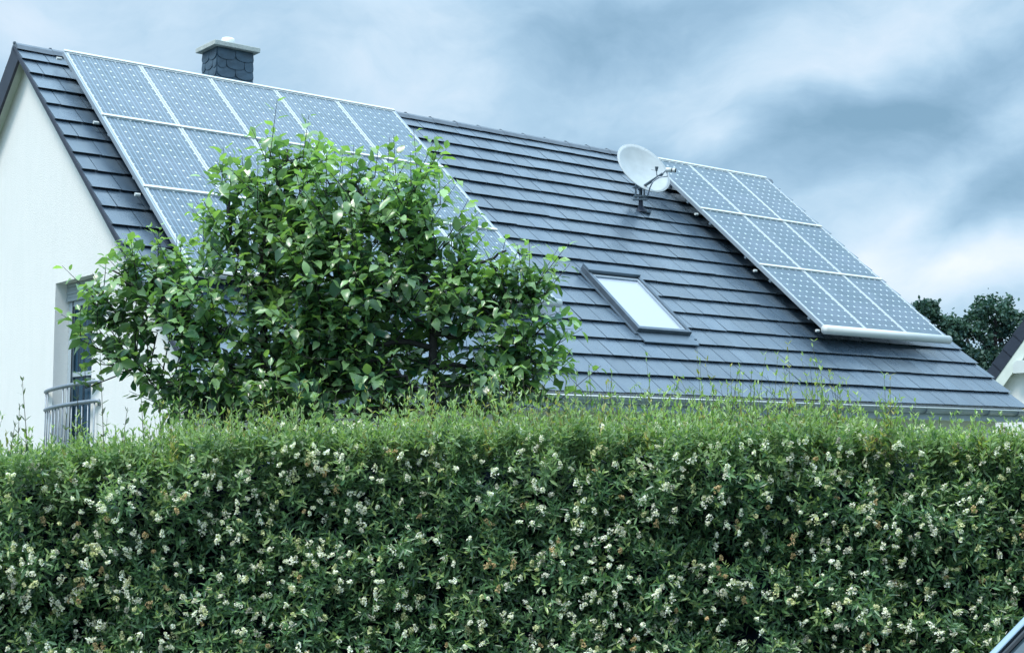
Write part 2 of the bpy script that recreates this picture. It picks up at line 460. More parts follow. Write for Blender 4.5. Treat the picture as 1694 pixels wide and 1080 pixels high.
# --- chimney
chim = empty('chimney', (0, 0, 0), parent=house)
tag(chim, 'slate clad chimney with grey slab cap behind the ridge')
cx0, cx1, cy0, cy1 = 2.56, 3.06, .10, .50
ct = 6.735 - HG
MB().box((cx0, cy0, rz-.7), (cx1, cy1, ct)).build('shaft', M['slate'], chim)
mb = MB(); r_ = random.Random(8)
def scallop(face, u0, w, ztop, hgt, lift):
    nn = 7; pr = [(0, ztop)] + [(w*(.5-.5*math.cos(PI*j/nn)), ztop-hgt+(hgt*.42)*(1-math.sin(PI*j/nn)**.8)) for j in range(nn+1)] + [(w, ztop)]
    def P(u, z, d):
        if face == 'f': return (u0+u, cy0-d, z)
        if face == 'l': return (cx0-d, u0+u, z)
        if face == 'r': return (cx1+d, u0+u, z)
        return (u0+u, cy1+d, z)
    k = len(pr)
    vs = [P(u, z, lift*(1 if i not in (0, k-1) else .35)) for i, (u, z) in enumerate(pr)] + [P(u, z, .0015) for u, z in pr]
    mb.add(vs, [tuple(range(k))] + [(i, i+1, k+i+1, k+i) for i in range(k-1)])
for face, a, b in (('f', cx0, cx1), ('l', cy0, cy1), ('r', cy0, cy1), ('b', cx0, cx1)):
    nw = 2; w = (b-a)/nw
    for row in range(8):
        zt = ct - .012 - row*.115
        for k in range(nw + (row % 2)):
            u0 = a + (k-(.5 if row % 2 else 0))*w; uu0 = max(a, u0); ww = min(b, u0+w)-uu0
            if ww > .03: scallop(face, uu0+.004, ww-.008, zt+r_.uniform(-.004, .004), .135, .014-.0009*(row % 2))
mb.build('slate_cladding', M['slate'], chim)
MB().box((cx0-.068, cy0-.068, ct+.001), (cx1+.068, cy1+.068, ct+.062)).build('cap_slab', M['capstone'], chim, bevel=.006)
MB().lathe([(0, 0), (.085, 0), (.085, .1), (.075, .125), (.0, .14)], ((cx0+cx1)/2, (cy0+cy1)/2, ct+.063), 20).build('chimney_pot', M['cowl'], chim, smooth=True)
MB().box((cx0-.05, cy0-.06, rz-.25), (cx1+.05, cy1+.06, rz-.10)).build('chimney_flashing', M['flash'], chim)

# --- roof window
sky = empty('roof_window', (0, 0, 0), parent=house)
tag(sky, 'slanted roof window with bright glass and dark metal frame')
def rbox(mb, s0, s1, t0, t1, h0, h1):
    mb.hexa([rf(s0,t1,h0), rf(s1,t1,h0), rf(s1,t0,h0), rf(s0,t0,h0), rf(s0,t1,h1), rf(s1,t1,h1), rf(s1,t0,h1), rf(s0,t0,h1)]); return mb
S0, S1, T0, T1 = 6.0, 6.885, 3.68, 4.95
mb = MB()
rbox(mb, S0, S0+.05, T0, T1, .0, .105); rbox(mb, S1-.05, S1, T0, T1, .0, .105)
rbox(mb, S0+.05, S1-.05, T0, T0+.05, .0, .105); rbox(mb, S0+.05, S1-.05, T1-.05, T1, .0, .102)
mb.build('frame', M['darksteel'], sky, bevel=.004)
mb = MB()
rbox(mb, S0+.052, S0+.085, T0+.13, T1-.052, .03, .088); rbox(mb, S1-.085, S1-.052, T0+.13, T1-.052, .03, .088)
rbox(mb, S0+.085, S1-.085, T0+.13, T0+.165, .03, .088); rbox(mb, S0+.085, S1-.085, T1-.085, T1-.052, .03, .086)
mb.build('sash', M['alu'], sky)
rbox(MB(), S0+.085, S1-.085, T0+.165, T1-.085, .04, .066).build('pane', M['skyglass'], sky)
rbox(MB(), S0+.01, S1-.01, T0-.035, T0+.11, .05, .135).build('top_hood', M['flash'], sky, bevel=.006)
mb = MB()
rbox(mb, S0-.04, S0-.003, T0-.07, T1+.03, .034, .047); rbox(mb, S1+.003, S1+.07, T0-.07, T1+.06, .034, .047)
rbox(mb, S0-.003, S1+.003, T1+.003, T1+.19, .036, .052)
mb.build('flashing', M['flash'], sky)

# ------------------------------------------------------------------ solar arrays
def solar_array(s0, t0, h, ncols, nrows, mat, label, tube_r):
    o = empty('solar_array', tuple(hw(*rf(s0, t0, h))), (PHI, 0, YAW))
    tag(o, label, 'solar array')
    wp, hp = .888, 1.438
    fr = .022; th = .045
    mb = MB(); G = .005
    mb.box((G, -fr-G, -th), (wp-G, -G, 0)); mb.box((G, -hp+G, -th), (wp-G, -hp+fr+G, 0))
    mb.box((G, -hp+fr+G, -th), (fr+G, -fr-G, 0)); mb.box((wp-fr-G, -hp+fr+G, -th), (wp-G, -fr-G, 0))
    proto = mb.build('solar_panel', M['alu_light'], o)
    gl = MB().box((-.415+.0, -.689, -.012), (.415, .689, -.0045)).build('cell_glass', mat, proto)
    # origin of the glass is the panel centre so that the cell grid is centred
    gl.location = (wp/2, -hp/2, 0)
    back = MB().box((.02, -hp+.02, -.03), (wp-.02, -.02, -.022)).build('back_sheet', M['darksteel'], proto)  # coloured dark for the shade under the panels; real sheets are white
    for j in range(nrows):
        for i in range(ncols):
            if i == 0 and j == 0: continue
            p = proto.copy(); col.objects.link(p); p.parent = o
            p.location = (i*wp, -j*hp, 0)
            p.rotation_euler = (random.uniform(-.0015, .0015), random.uniform(-.0015, .0015), 0)
            for ch in (gl, back):
                c = ch.copy(); col.objects.link(c); c.parent = p
    W = ncols*wp; H = nrows*hp
    # rails under the panels, one pair per row, ends standing proud at the side
    for j in range(nrows):
        for f_ in (.2, .8):
            y = -(j+f_)*hp
            MB().box((.0, y-.02, -th-.045), (W-.0, y+.02, -th-.002)).build('mounting_rail', M['alu'], o)
    for j in range(nrows+1):
        y = -j*hp + (.012 if j == 0 else 0) + (.05 if j == nrows else 0)
        if j < nrows:
            MB().box((-.012, y-.019, .0015), (W+.012, y+.019, .014)).build('cover_strip', M['white'], o)
        mb = MB().tube([(-.075, y-.02, -th-.05), (-.02, y-.02, -th-.05)], .018, 8)
        mb.build('rail_end', M['white'], o)
    # side skirts
    for xx in (-.022, W+.002):
        MB().box((xx, -H, -th-.005), (xx+.02, 0, .0)).build('side_profile', M['alu'], o)
    if tube_r:
        MB().tube([(-.03, -H-tube_r*.7, -.02), (W+.04, -H-tube_r*.7, -.02)], tube_r, 16).build('edge_tube', M['white'], o, smooth=True)
    # hooks down to the tiles
    for i in range(1, ncols*2):
        for j in range(nrows):
            x = i*wp/2; y = -(j+.2)*hp
            MB().box((x-.015, y-.03, -h-.0+.03), (x+.015, y+.01, -th-.046)).build('roof_hook', M['steel'], o)
    return o
def solar_array_hooks_cleanup(): pass
solar_array(.435, .347, .206, 5, 3, M['solarA'], 'large solar array of three rows by five panels beside the chimney', .05)
solar_array(9.342, .509, .268, 3, 3, M['solarB'], 'smaller solar array of three rows by three panels near the right verge', .062)

# ------------------------------------------------------------------ satellite dish
foot = hw(*rf(8.40, 1.80, .035))
dish = empty('satellite_dish', tuple(foot)); tag(dish, 'pale grey satellite dish on a short steel mast above the roof window', 'satellite dish')
fx, fy, fz = foot
nrm = Vector((.47, -.70, .50)).normalized()
vdn = (Vector((0,0,-1)) + nrm*nrm.z).normalized(); udr = nrm.cross(vdn).normalized()
DC = Vector((1.865, foot.y+.02, 5.70))
DC = Vector((DC.x, DC.y, DC.z)) - foot
nr, na = 10, 48; ra, rb = .43, .435
vs = [tuple(DC - nrm*.085)]; fs = []
for i in range(1, nr+1):
    q = i/nr
    for k in range(na):
        a = 2*PI*k/na
        p = DC + udr*(ra*q*math.cos(a)) + vdn*(rb*q*math.sin(a)) - nrm*(.085*(1-q*q))
        vs.append(tuple(p))
for k in range(na):
    fs.append((0, 1+k, 1+(k+1) % na))
for i in range(nr-1):
    for k in range(na):
        a = 1+i*na+k; b = 1+i*na+(k+1) % na
        fs.append((a, a+na, b+na, b))
mb = MB().add(vs, fs)
refl = mb.build('reflector', M['dish'], dish, smooth=True)
sm = refl.modifiers.new('s', 'SOLIDIFY'); sm.thickness = .006
rim = [DC + udr*((ra+.002)*math.cos(2*PI*k/na)) + vdn*((rb+.002)*math.sin(2*PI*k/na)) for k in range(na+1)]
MB().tube(rim, .007, 6, cap=False).build('rim', M['dish'], refl, smooth=True)
# mast
MB().tube([(0, 0, -.03), (0, 0, .40)], .024, 14).build('mast', M['darksteel'], dish, smooth=True)
MB().lathe([(.10, -.045), (.075, .0), (.036, .035), (.030, .12), (.026, .125)], (0, 0, 0), 20).build('mast_sleeve', M['verge'], dish, smooth=True)
MB().box((-.14, -.05, -.055), (.14, .20, -.025)).build('base_flashing', M['flash'], dish)
# bracket behind the dish
bk = DC - nrm*.10 + vdn*.14
mb = MB()
mb.tube([(0,0,.19), tuple(bk*.5+Vector((0,0,.16))), tuple(bk)], .018, 8)
mb.tube([(-.07,0.0,.14), (-.07,.0,.36), tuple(bk+udr*.06)], .014, 8)
mb.tube([(.05,0,.14), (.05,0,.35), tuple(bk-udr*.06)], .012, 8)
mb.box((-.11, -.04, .13), (.085, .04, .15)); mb.box((-.10, -.04, .175), (.075, .04, .195)); mb.box((-.10, -.035, .30), (.07, .035, .318))
mb.tube([(-.12,-.03,.14), (.11,-.03,.14)], .007, 6); mb.tube([(-.12,.0,.31), (.08,.0,.31)], .006, 6)
mb.build('bracket', M['steel'], dish)
# feed arm and LNB
a0 = DC + vdn*(rb+.015) - udr*0 - nrm*.03
a0 = Vector((-.035, -.06, .27))
lnb = DC + nrm*.41 + vdn*.38
am = lnb - (lnb-a0).normalized()*.12
d = (am-a0); sd_ = d.cross(nrm).normalized()*.017; upv = sd_.cross(d).normalized()*.017
mb = MB(); mb.hexa([tuple(a0-sd_-upv), tuple(a0+sd_-upv), tuple(a0+sd_+upv), tuple(a0-sd_+upv), tuple(am-sd_-upv), tuple(am+sd_-upv), tuple(am+sd_+upv), tuple(am-sd_+upv)])
arm = mb.build('feed_arm', M['darksteel'], dish)
tl = (DC - nrm*.02 - lnb).normalized()
mb = MB(); ax = (lnb - DC).normalized()
MB().tube([tuple(am), tuple(lnb-ax*.05)], .010, 8).build('arm_tip', M['steel'], arm)
L1 = lnb + Vector((.0, 0, 0)); e = Vector((.96, -.2, -.12)).normalized()
MB().tube([tuple(L1-e*.045), tuple(L1-e*.04), tuple(L1+e*.035)], [.020, .032, .032], 14).build('converter', M['white'], dish, smooth=True)
MB().tube([tuple(L1+e*.035), tuple(L1+e*.05)], .027, 14).build('converter_ring', M['black'], dish, smooth=True)
MB().tube([tuple(L1+e*.05), tuple(L1+e*.088), tuple(L1+e*.09)], [.031, .034, .02], 14).build('converter_cap', M['white'], dish, smooth=True)
MB().tube([tuple(L1+e*.0905), tuple(L1+e*.10)], .030, 14).build('converter_face', M['black'], dish, smooth=True)
b2 = am + (DC-am)*.22
c2 = am - d.normalized()*.10
mb = MB(); mb.tube([tuple(c2), tuple(c2+Vector((-.01,0,.10)))], .007, 6)
mb.tube([tuple(c2+Vector((-.01,0,.09))), tuple(c2+Vector((-.005,-.005,.15)))], [.014, .026], 8)
mb.tube([tuple(c2+Vector((-.01,0,.10))), tuple(c2+Vector((-.08,.03,.12)))], .005, 6)
mb.build('second_feed', M['darksteel'], dish)
ct_ = [L1-e*.03+Vector((0,0,-.03)), L1+Vector((-.02,0,-.09)), L1+Vector((-.14,.02,-.10)), L1+Vector((-.22,.03,-.16)), L1+Vector((-.26,.04,-.24)), Vector((.10,-.03,.20)), Vector((.06,-.02,.12))]
MB().tube([tuple(p) for p in ct_], .010, 8).build('cable', M['steel'], dish, smooth=True)

# ------------------------------------------------------------------ neighbouring house
NP = 50
nb_base = Vector((10.30, 30.6, 0))
# eave corner of the far rafter seen at the right edge of the photo
nbh = empty('house', (10.06, 30.0, HG), (0, 0, YAW))
tag(nbh, 'neighbouring white gabled house cut off by the right edge of the photo', 'house')
nphi = R(49); cn, sn = math.cos(nphi), math.sin(nphi)
def nrf(s, t, h, side=1):   # t up the slope from the eave at y=0 (back) towards -y
    HW = 3.6
    y = -t*cn + h*sn if side == 1 else -2*HW + t*cn - h*sn
    return Vector((s, y, z0n + t*sn + h*cn))
z0n = 3.40 - HG - 1.6*sn/cn*cn*1.0 - .0
T_N = 3.6/cn
sh = 1.75    # the visible point lies this far up the slope
z0n = 3.40 - HG - sh*sn
nbh.location = tuple(Vector((10.06, 30.0, HG)) + Matrix.Rotation(YAW, 3, 'Z') @ Vector((0, sh*cn, 0)))
for side in (1, -1):
    P = []; C = []
    k = 0
    for c in range(16):
        ta, tb = c*.345, min((c+1)*.345+.04, T_N)
        if ta >= T_N: break
        xs = np.arange(0, 9.2, .3)
        for a, b in zip(xs[:-1], xs[1:]):
            q = [(a+.002, ta, .03), (b-.002, ta, .03), (b-.002, tb, .0), (a+.002, tb, .0), (a+.002, ta, .06), (b-.002, ta, .06), (b-.002, tb, .02), (a+.002, tb, .02)]
            P += [nrf(*z, side) for z in q]; v = random.uniform(.6, .85); C += [(v,)*3]*8
    V = np.array([tuple(p) for p in P]); n_ = len(V)//8
    fs_ = np.array([(3,2,1,0),(4,5,6,7),(0,1,5,4),(1,2,6,5),(2,3,7,6),(3,0,4,7)])
    if side == 1: fs_ = fs_[:, ::-1]
    np_mesh('roof', V, [(np.arange(n_)[:, None, None]*8 + fs_[None]).reshape(-1, 4)], M['tile'], np.array(C), nbh, smooth=False)
    mb = MB()
    for c in range(14):
        ta, tb = c*.38, min((c+1)*.38+.03, T_N)
        if ta >= T_N: break
        mb.hexa([nrf(-.05,ta,-.20,side), nrf(-.004,ta,-.20,side), nrf(-.004,tb,-.20,side), nrf(-.05,tb,-.20,side), nrf(-.05,ta,.075,side), nrf(-.004,ta,.075,side), nrf(-.004,tb,.055,side), nrf(-.05,tb,.055,side)])
    mb.build('verge_tiles', M['verge'], nbh)
    mb = MB()
    mb.hexa([nrf(-.035,.05,-.42,side), nrf(-.002,.05,-.42,side), nrf(-.002,T_N,-.42,side), nrf(-.035,T_N,-.42,side), nrf(-.035,.05,-.201,side), nrf(.0,.05,-.201,side), nrf(.0,T_N,-.201,side), nrf(-.035,T_N,-.201,side)])
    mb.hexa([nrf(.0,.05,-.24,side), nrf(.16,.05,-.24,side), nrf(.16,T_N-.2,-.24,side), nrf(.0,T_N-.2,-.24,side), nrf(.0,.05,-.203,side), nrf(.16,.05,-.203,side), nrf(.16,T_N,-.203,side), nrf(.0,T_N,-.203,side)])
    mb.build('soffit', M['soffit'], nbh)
mb = MB(); xg = .16
yA = -.45; yB = -7.2+.45; pk = z0n + T_N*sn - .24/cn; zz = z0n + .45*math.tan(nphi) - .24/cn
mb.add([(xg,yA,0),(xg,yB,0),(xg,yB,zz),(xg,-3.6,pk),(xg,yA,zz),(9,yA,0),(9,yB,0),(9,yB,zz),(9,-3.6,pk),(9,yA,zz)],
       [(0,1,2,3,4),(9,8,7,6,5),(0,4,9,5),(1,6,7,2)])
mb.build('wall', M['wall'], nbh)
pu = nrf(0, 2.05, -.62)
mb = MB()
prof = [(-.16,-.13),(.16,-.13),(.16,.04),(.12,.10),(.05,.13),(-.05,.13),(-.12,.10),(-.16,.04)]
vv = [(-.12, pu.y+a-.08, pu.z+b+.25) for a, b in prof] + [(.3, pu.y+a-.08, pu.z+b+.25) for a, b in prof]
mb.add(vv, [tuple(range(8)), tuple(range(15, 7, -1))] + [(i, (i+1) % 8, 8+(i+1) % 8, 8+i) for i in range(8)])
mb.build('purlin_end', M['white'], nbh)

# ------------------------------------------------------------------ vectorised leaves
def unit(a): return a/np.maximum(np.linalg.norm(a, axis=1, keepdims=True), 1e-9)
def rand_unit(n, r=rng): return unit(r.normal(size=(n, 3)))
def leaf_mesh6(P, D, Nn, L, W, fold, droop):
    """n narrow leaves, 6 vertices and 2 quads each"""
    D = unit(D); S = unit(np.cross(D, Nn)); Nn = np.cross(S, D)
    L = L[:, None]; W = W[:, None]; fold = fold[:, None]; droop = droop[:, None]
    def pt(t, w): return P + D*L*t + S*W*w + Nn*(abs(w)*W*fold - droop*L*t*t)
    V = np.stack([pt(0,0), pt(.33,.46), pt(.70,.36), pt(1.,0), pt(.70,-.36), pt(.33,-.46)], 1)
    n = len(P); b = np.arange(n)[:, None]*6
    F = np.concatenate([b+np.array([[0,1,2,3]]), b+np.array([[0,3,4,5]])])
    return V.reshape(-1, 3), F
def leaf_mesh11(P, D, Nn, L, W, fold, droop, wav):
    D = unit(D); S = unit(np.cross(D, Nn)); Nn = np.cross(S, D)
    L = L[:, None]; W = W[:, None]; fold = fold[:, None]; droop = droop[:, None]; wav = wav[:, None]
    def pt(t, w, k=0): return P + D*L*t + S*W*w + Nn*(abs(w)*W*(fold+wav*k) - droop*L*t*t)
    V = np.stack([pt(0,0), pt(.2,.36,1), pt(.22,0), pt(.2,-.36,-1), pt(.5,.5,-1), pt(.52,0), pt(.5,-.5,1), pt(.80,.28,1), pt(.8,0), pt(.80,-.28,-1), pt(1.,0)], 1)
    n = len(P); b = np.arange(n)[:, None]*11
    q = [(1,4,5,2),(2,5,6,3),(4,7,8,5),(5,8,9,6)]; t3 = [(0,1,2),(0,2,3),(7,10,8),(8,10,9)]
    return V.reshape(-1, 3), np.concatenate([b+np.array([x]) for x in q]), np.concatenate([b+np.array([x]) for x in t3])
def lowfreq(P, scale, seed, n=14):
    r = np.random.default_rng(seed); out = 0
    for i in range(n):
        k = r.normal(size=3)*scale; out = out + np.sin(P@k*2*PI + r.uniform(0, 6.28))
    return out/math.sqrt(n)
def sprigs(base, dirs, length, nodes, leafL, ratio, open_ang, seed, tipsmall=.55):
    """opposite-leaved shoots; returns leaf P,D,N,L,tpos,sprig index"""
    r = np.random.default_rng(seed); n = len(base)
    S = unit(dirs); A = unit(np.cross(S, rand_unit(n, r))); B = np.cross(S, A)
    Ps=[];Ds=[];Ns=[];Ls=[];Ts=[];Is=[]
    for k in range(nodes):
        t = (k+.6)/nodes
        bend = np.array([0,0,1.])*(.15*t*t)
        for sgn in (1, -1):
            ax = (A if k % 2 == 0 else B)*sgn
            ang = open_ang*(1-.45*t) + r.normal(0, .22, n)
            D = S*np.cos(ang)[:, None] + ax*np.sin(ang)[:, None] + r.normal(0, .13, (n, 3))
            nn = S*np.sin(ang)[:, None] - ax*np.cos(ang)[:, None]
            P = base + (S+bend)*(length*t)[:, None]
            Ps.append(P); Ds.append(D); Ns.append(nn + r.normal(0, .2, (n, 3)))
            Ls.append(leafL*(1-(1-tipsmall)*t**2)*r.uniform(.75, 1.2, n)); Ts.append(np.full(n, t)); Is.append(np.arange(n))
        # end leaves
    Ps.append(base+S*length[:, None]); Ds.append(S+r.normal(0,.1,(n,3))); Ns.append(A); Ls.append(np.full(n, leafL*tipsmall)); Ts.append(np.ones(n)); Is.append(np.arange(n))
    c = np.concatenate
    return c(Ps), c(Ds), c(Ns), c(Ls), c(Ts), c(Is)
def mixc(a, b, f): return np.array(a)*(1-f[:, None]) + np.array(b)*f[:, None]

# ------------------------------------------------------------------ hedge
HX0, HX1, HY0, HY1 = -3.7, 2.75, 5.72, 6.62
def htop(x):
    return np.interp(x, [-3.7, -2.2, -1.5, -.9, 0, 1.0, 2.1, 2.8], [1.54, 1.575, 1.645, 1.695, 1.705, 1.71, 1.67, 1.65])
hedge = empty('hedge', ((HX0+HX1)/2, HY0+.45, 0))
tag(hedge, 'dense clipped privet hedge in cream blossom across the foreground', 'hedge')
HO = np.array([(HX0+HX1)/2, HY0+.45, 0])
def face_y(x, z):
    P = np.stack([x, np.zeros_like(x), z], 1)
    return HY0 + .035*lowfreq(P, .9, 1) + .06*lowfreq(P, 2.6, 2) + .045*lowfreq(P, 5.5, 3)
# solid core coloured navy to stand in for the shade inside the hedge
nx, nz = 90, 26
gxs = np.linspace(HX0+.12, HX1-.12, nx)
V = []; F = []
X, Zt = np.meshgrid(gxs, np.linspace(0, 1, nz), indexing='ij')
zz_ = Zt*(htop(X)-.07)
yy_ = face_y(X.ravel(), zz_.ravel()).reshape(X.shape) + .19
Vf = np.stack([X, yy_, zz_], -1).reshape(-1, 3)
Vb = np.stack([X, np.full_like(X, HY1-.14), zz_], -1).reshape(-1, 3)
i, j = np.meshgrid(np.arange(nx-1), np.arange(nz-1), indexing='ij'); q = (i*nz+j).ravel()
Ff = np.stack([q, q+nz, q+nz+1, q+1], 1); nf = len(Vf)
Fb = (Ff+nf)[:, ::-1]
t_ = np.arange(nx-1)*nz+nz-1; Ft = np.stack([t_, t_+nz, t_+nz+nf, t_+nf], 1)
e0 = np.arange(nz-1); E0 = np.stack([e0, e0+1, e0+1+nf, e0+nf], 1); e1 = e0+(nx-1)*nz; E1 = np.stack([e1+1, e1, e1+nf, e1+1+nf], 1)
np_mesh('shade_core', np.concatenate([Vf, Vb])-HO, [Ff, Fb, Ft, E0, E1], M['core'], None, hedge, smooth=False)

def hedge_front():
    r = np.random.default_rng(21)
    n = 22000
    x = r.uniform(HX0, HX1, n); z = r.uniform(.05, 1, n)**.9*htop(x)
    keep = ((np.abs(x) < 2.35) & (z > .68)) | (r.random(n) < .45)
    x, z = x[keep], z[keep]; n = len(x)
    dep = r.exponential(.05, n); dep = np.clip(dep, 0, .17)
    y = face_y(x, z) + dep
    P = np.stack([x, y, z], 1)
    D = np.array([.12, -.6, .65]) + r.normal(0, .55, (n, 3)); 
    ln = r.uniform(.05, .11, n)
    P, D, Nn, L, T, I = sprigs(P, D, ln, 4, .042, .33, 1.05, 22)
    m = len(P)
    base = mixc((.024, .090, .042), (.26, .46, .19), np.clip(r.normal(.45, .3, m), 0, 1))
    pt = np.clip(lowfreq(P, 1.4, 9)*.5+.3, 0, 1)
    base = base*(1-.35*pt[:, None]) + np.array((.085, .155, .055))*(.35*pt[:, None])
    fresh_lit = (r.random(n)[I] < .27)*(T > .5)
    base = np.where(fresh_lit[:, None], np.array((.38, .50, .18))*r.uniform(.7, 1.2, (m, 1)), base)  # pale tips paint strongly lit leaves as well as fresh ones
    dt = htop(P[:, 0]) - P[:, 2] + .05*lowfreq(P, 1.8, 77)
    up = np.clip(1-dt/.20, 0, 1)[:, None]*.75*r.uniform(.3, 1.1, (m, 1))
    base = base*(1-up) + np.array((.27, .38, .17))*up  # leaves near the top edge lightened in colour, as if lit from above
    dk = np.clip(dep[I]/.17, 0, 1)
    base = base*(1-.82*dk[:, None]**.6)*(np.array((1, 1, 1.))*(1-dk[:, None]) + np.array((.6, .95, 1.5))*dk[:, None])  # deeper leaves darkened and blued in colour, painting the shade inside the hedge
    W = L*r.uniform(.25, .36, m)
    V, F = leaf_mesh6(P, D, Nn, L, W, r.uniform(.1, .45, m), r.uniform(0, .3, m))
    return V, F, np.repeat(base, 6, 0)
def stems(P0, P1, r0, r1):
    """thin three sided stems"""
    n = len(P0); T = unit(P1-P0); A = unit(np.cross(T, np.array([.31, .87, .13]))); B = np.cross(T, A)
    ring0 = [P0 + (A*math.cos(2*PI*k/3) + B*math.sin(2*PI*k/3))*r0 for k in range(3)]
    ring1 = [P1 + (A*math.cos(2*PI*k/3) + B*math.sin(2*PI*k/3))*r1 for k in range(3)]
    V = np.stack(ring0+ring1, 1).reshape(-1, 3); b = np.arange(n)[:, None]*6
    F = np.concatenate([b+np.array([[k, (k+1) % 3, 3+(k+1) % 3, 3+k]]) for k in range(3)])
    return V, F
def hedge_top():
    r = np.random.default_rng(31)
    Vs = []; Fs = []; Cs = []; off = 0
    for (n, nodes, l0, l1, leafL, sd) in ((3300, 4, .06, .15, .042, 32), (1700, 6, .11, .27, .042, 33)):
        x = r.uniform(HX0, HX1, n); y = r.uniform(HY0-.04, HY1, n)
        keep = (np.abs(x) < 2.6) | (r.random(n) < .5); x, y = x[keep], y[keep]; n = len(x)
        P0 = np.stack([x, y, htop(x)-.05+r.normal(0, .02, n)], 1)
        D = np.array([0, -.05, 1.]) + r.normal(0, .22, (n, 3)); D = unit(D)
        clump = (np.clip(.85+.4*lowfreq(P0, 1.5, 40), .35, 1.7)*np.interp(P0[:, 0], [-3, -1.6, -.9, 0, .6, 1.2, 1.5, 1.75, 2.6], [.75, .85, 1., 1.05, 1.3, 1.4, 1.1, .62, .6]))
        ln = r.uniform(l0, l1, n)*clump
        P, Dl, Nn, L, T, I = sprigs(P0, D, ln, nodes, leafL, .3, .85, sd, .5)
        m = len(P)
        f = np.clip(.35+.5*T + r.normal(0, .22, m), 0, 1)
        c = mixc((.06, .16, .065), (.38, .49, .24), f)
        tone = (lowfreq(P, .8, 41)[:, None]*.12+1); c = c*tone
        yel = (r.random(n)[I] < .12); c = np.where(yel[:, None], np.array((.38, .36, .14))*r.uniform(.7, 1.1, (m, 1)), c)
        V, F = leaf_mesh6(P, Dl, Nn, L, L*r.uniform(.28, .36, m), r.uniform(.1, .4, m), r.uniform(-.1, .3, m))
        Vs.append(V); Fs.append(F+off); Cs.append(np.repeat(c, 6, 0)); off += len(V)
        V, F = stems(P0, P0+D*ln[:, None], .0014, .0008)
        Vs.append(V); Fs.append(F+off); Cs.append(np.tile((.16, .17, .07), (len(V), 1))); off += len(V)
    # loose sprigs leaning out of the upper face, so that young growth fades into the old leaves
    n = 1500; x = r.uniform(HX0, HX1, n); z = htop(x) - r.exponential(.09, n); 
    P0 = np.stack([x, face_y(x, z)-.01, z], 1); D = unit(np.array([0, -.5, .85]) + r.normal(0, .35, (n, 3)))
    ln = r.uniform(.06, .15, n)
    P, Dl, Nn, L, T, I = sprigs(P0, D, ln, 5, .040, .3, .95, 35, .5); m = len(P)
    f = np.clip(.25+.5*T+r.normal(0, .2, m), 0, 1); c = mixc((.05, .14, .06), (.33, .44, .20), f)
    V, F = leaf_mesh6(P, Dl, Nn, L, L*r.uniform(.28, .38, m), r.uniform(.1, .4, m), r.uniform(-.1, .3, m))
    Vs.append(V); Fs.append(F+off); Cs.append(np.repeat(c, 6, 0))
    return np.concatenate(Vs), np.concatenate(Fs), np.concatenate(Cs)
V, F, C = hedge_front()
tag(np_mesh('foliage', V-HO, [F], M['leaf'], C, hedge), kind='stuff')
V, F, C = hedge_top()
tag(np_mesh('young_growth', V-HO, [F], M['leaf_top'], C, hedge), kind='stuff')

# tall single shoots, each a part
r = np.random.default_rng(51)
tall = [(-2.08,.36),(-1.98,.26),(-1.93,.32),(-1.80,.22),(-1.75,.2),(-1.70,.30),(-1.63,.40),(-1.47,.24),(-1.4,.26),(-2.02,.2),(-1.57,.2),(-1.33,.36),(-1.16,.24),(-1.05,.2),(-.92,.3),(-1.25,.2),(-.72,.22),(-.55,.2),(-.35,.24),(-.2,.2),(-.05,.3),
        (.08,.25),(.2,.24),(.33,.3),(.38,.24),(.5,.16),(.62,.14),(.72,.22),(.80,.2),(.86,.26),(.95,.27),(1.03,.22),(1.12,.16),(1.22,.17),(1.3,.22),(1.36,.16),(1.52,.15),(1.66,.10),(1.72,.12),(1.85,.09),(1.98,.10),(-.45,.28),(-.62,.26),(-.82,.26)]
for (x, ln) in tall:
    y = r.uniform(HY0+.02, HY0+.45); P0 = np.array([[x*y/5.75, y, htop(np.array([x]))[0]-.02]])
    D = unit(np.array([[r.normal(0, .13), r.normal(0, .1), 1.]])); ln_ = np.array([ln*r.uniform(.9, 1.1)])
    nodes = max(4, int(ln/.04))
    P, Dl, Nn, L, T, I = sprigs(P0, D, ln_, nodes, .046, .3, 1.05, int(r.integers(1e6)), .45)
    m = len(P); f = np.clip(.2+.6*T+r.normal(0, .15, m), 0, 1)
    c = mixc((.07, .15, .06), (.24, .36, .14), f) if x > -1.5 else mixc((.05, .085, .07), (.13, .17, .11), f)
    V, F = leaf_mesh6(P, Dl, Nn, L, L*r.uniform(.30, .38, m), r.uniform(.1, .4, m), r.uniform(-.1, .25, m))
    bend = V; V2_, F2_ = stems(P0, P0+(D+np.array([[0,0,.12]]))*ln_[:, None], .0022, .001)
    VV = np.concatenate([V, V2_]); CC = np.concatenate([np.repeat(c, 6, 0), np.tile((.10, .10, .06), (len(V2_), 1))])
    np_mesh('shoot', VV-HO, [F, F2_+len(V)], M['leaf_top'], CC, hedge)

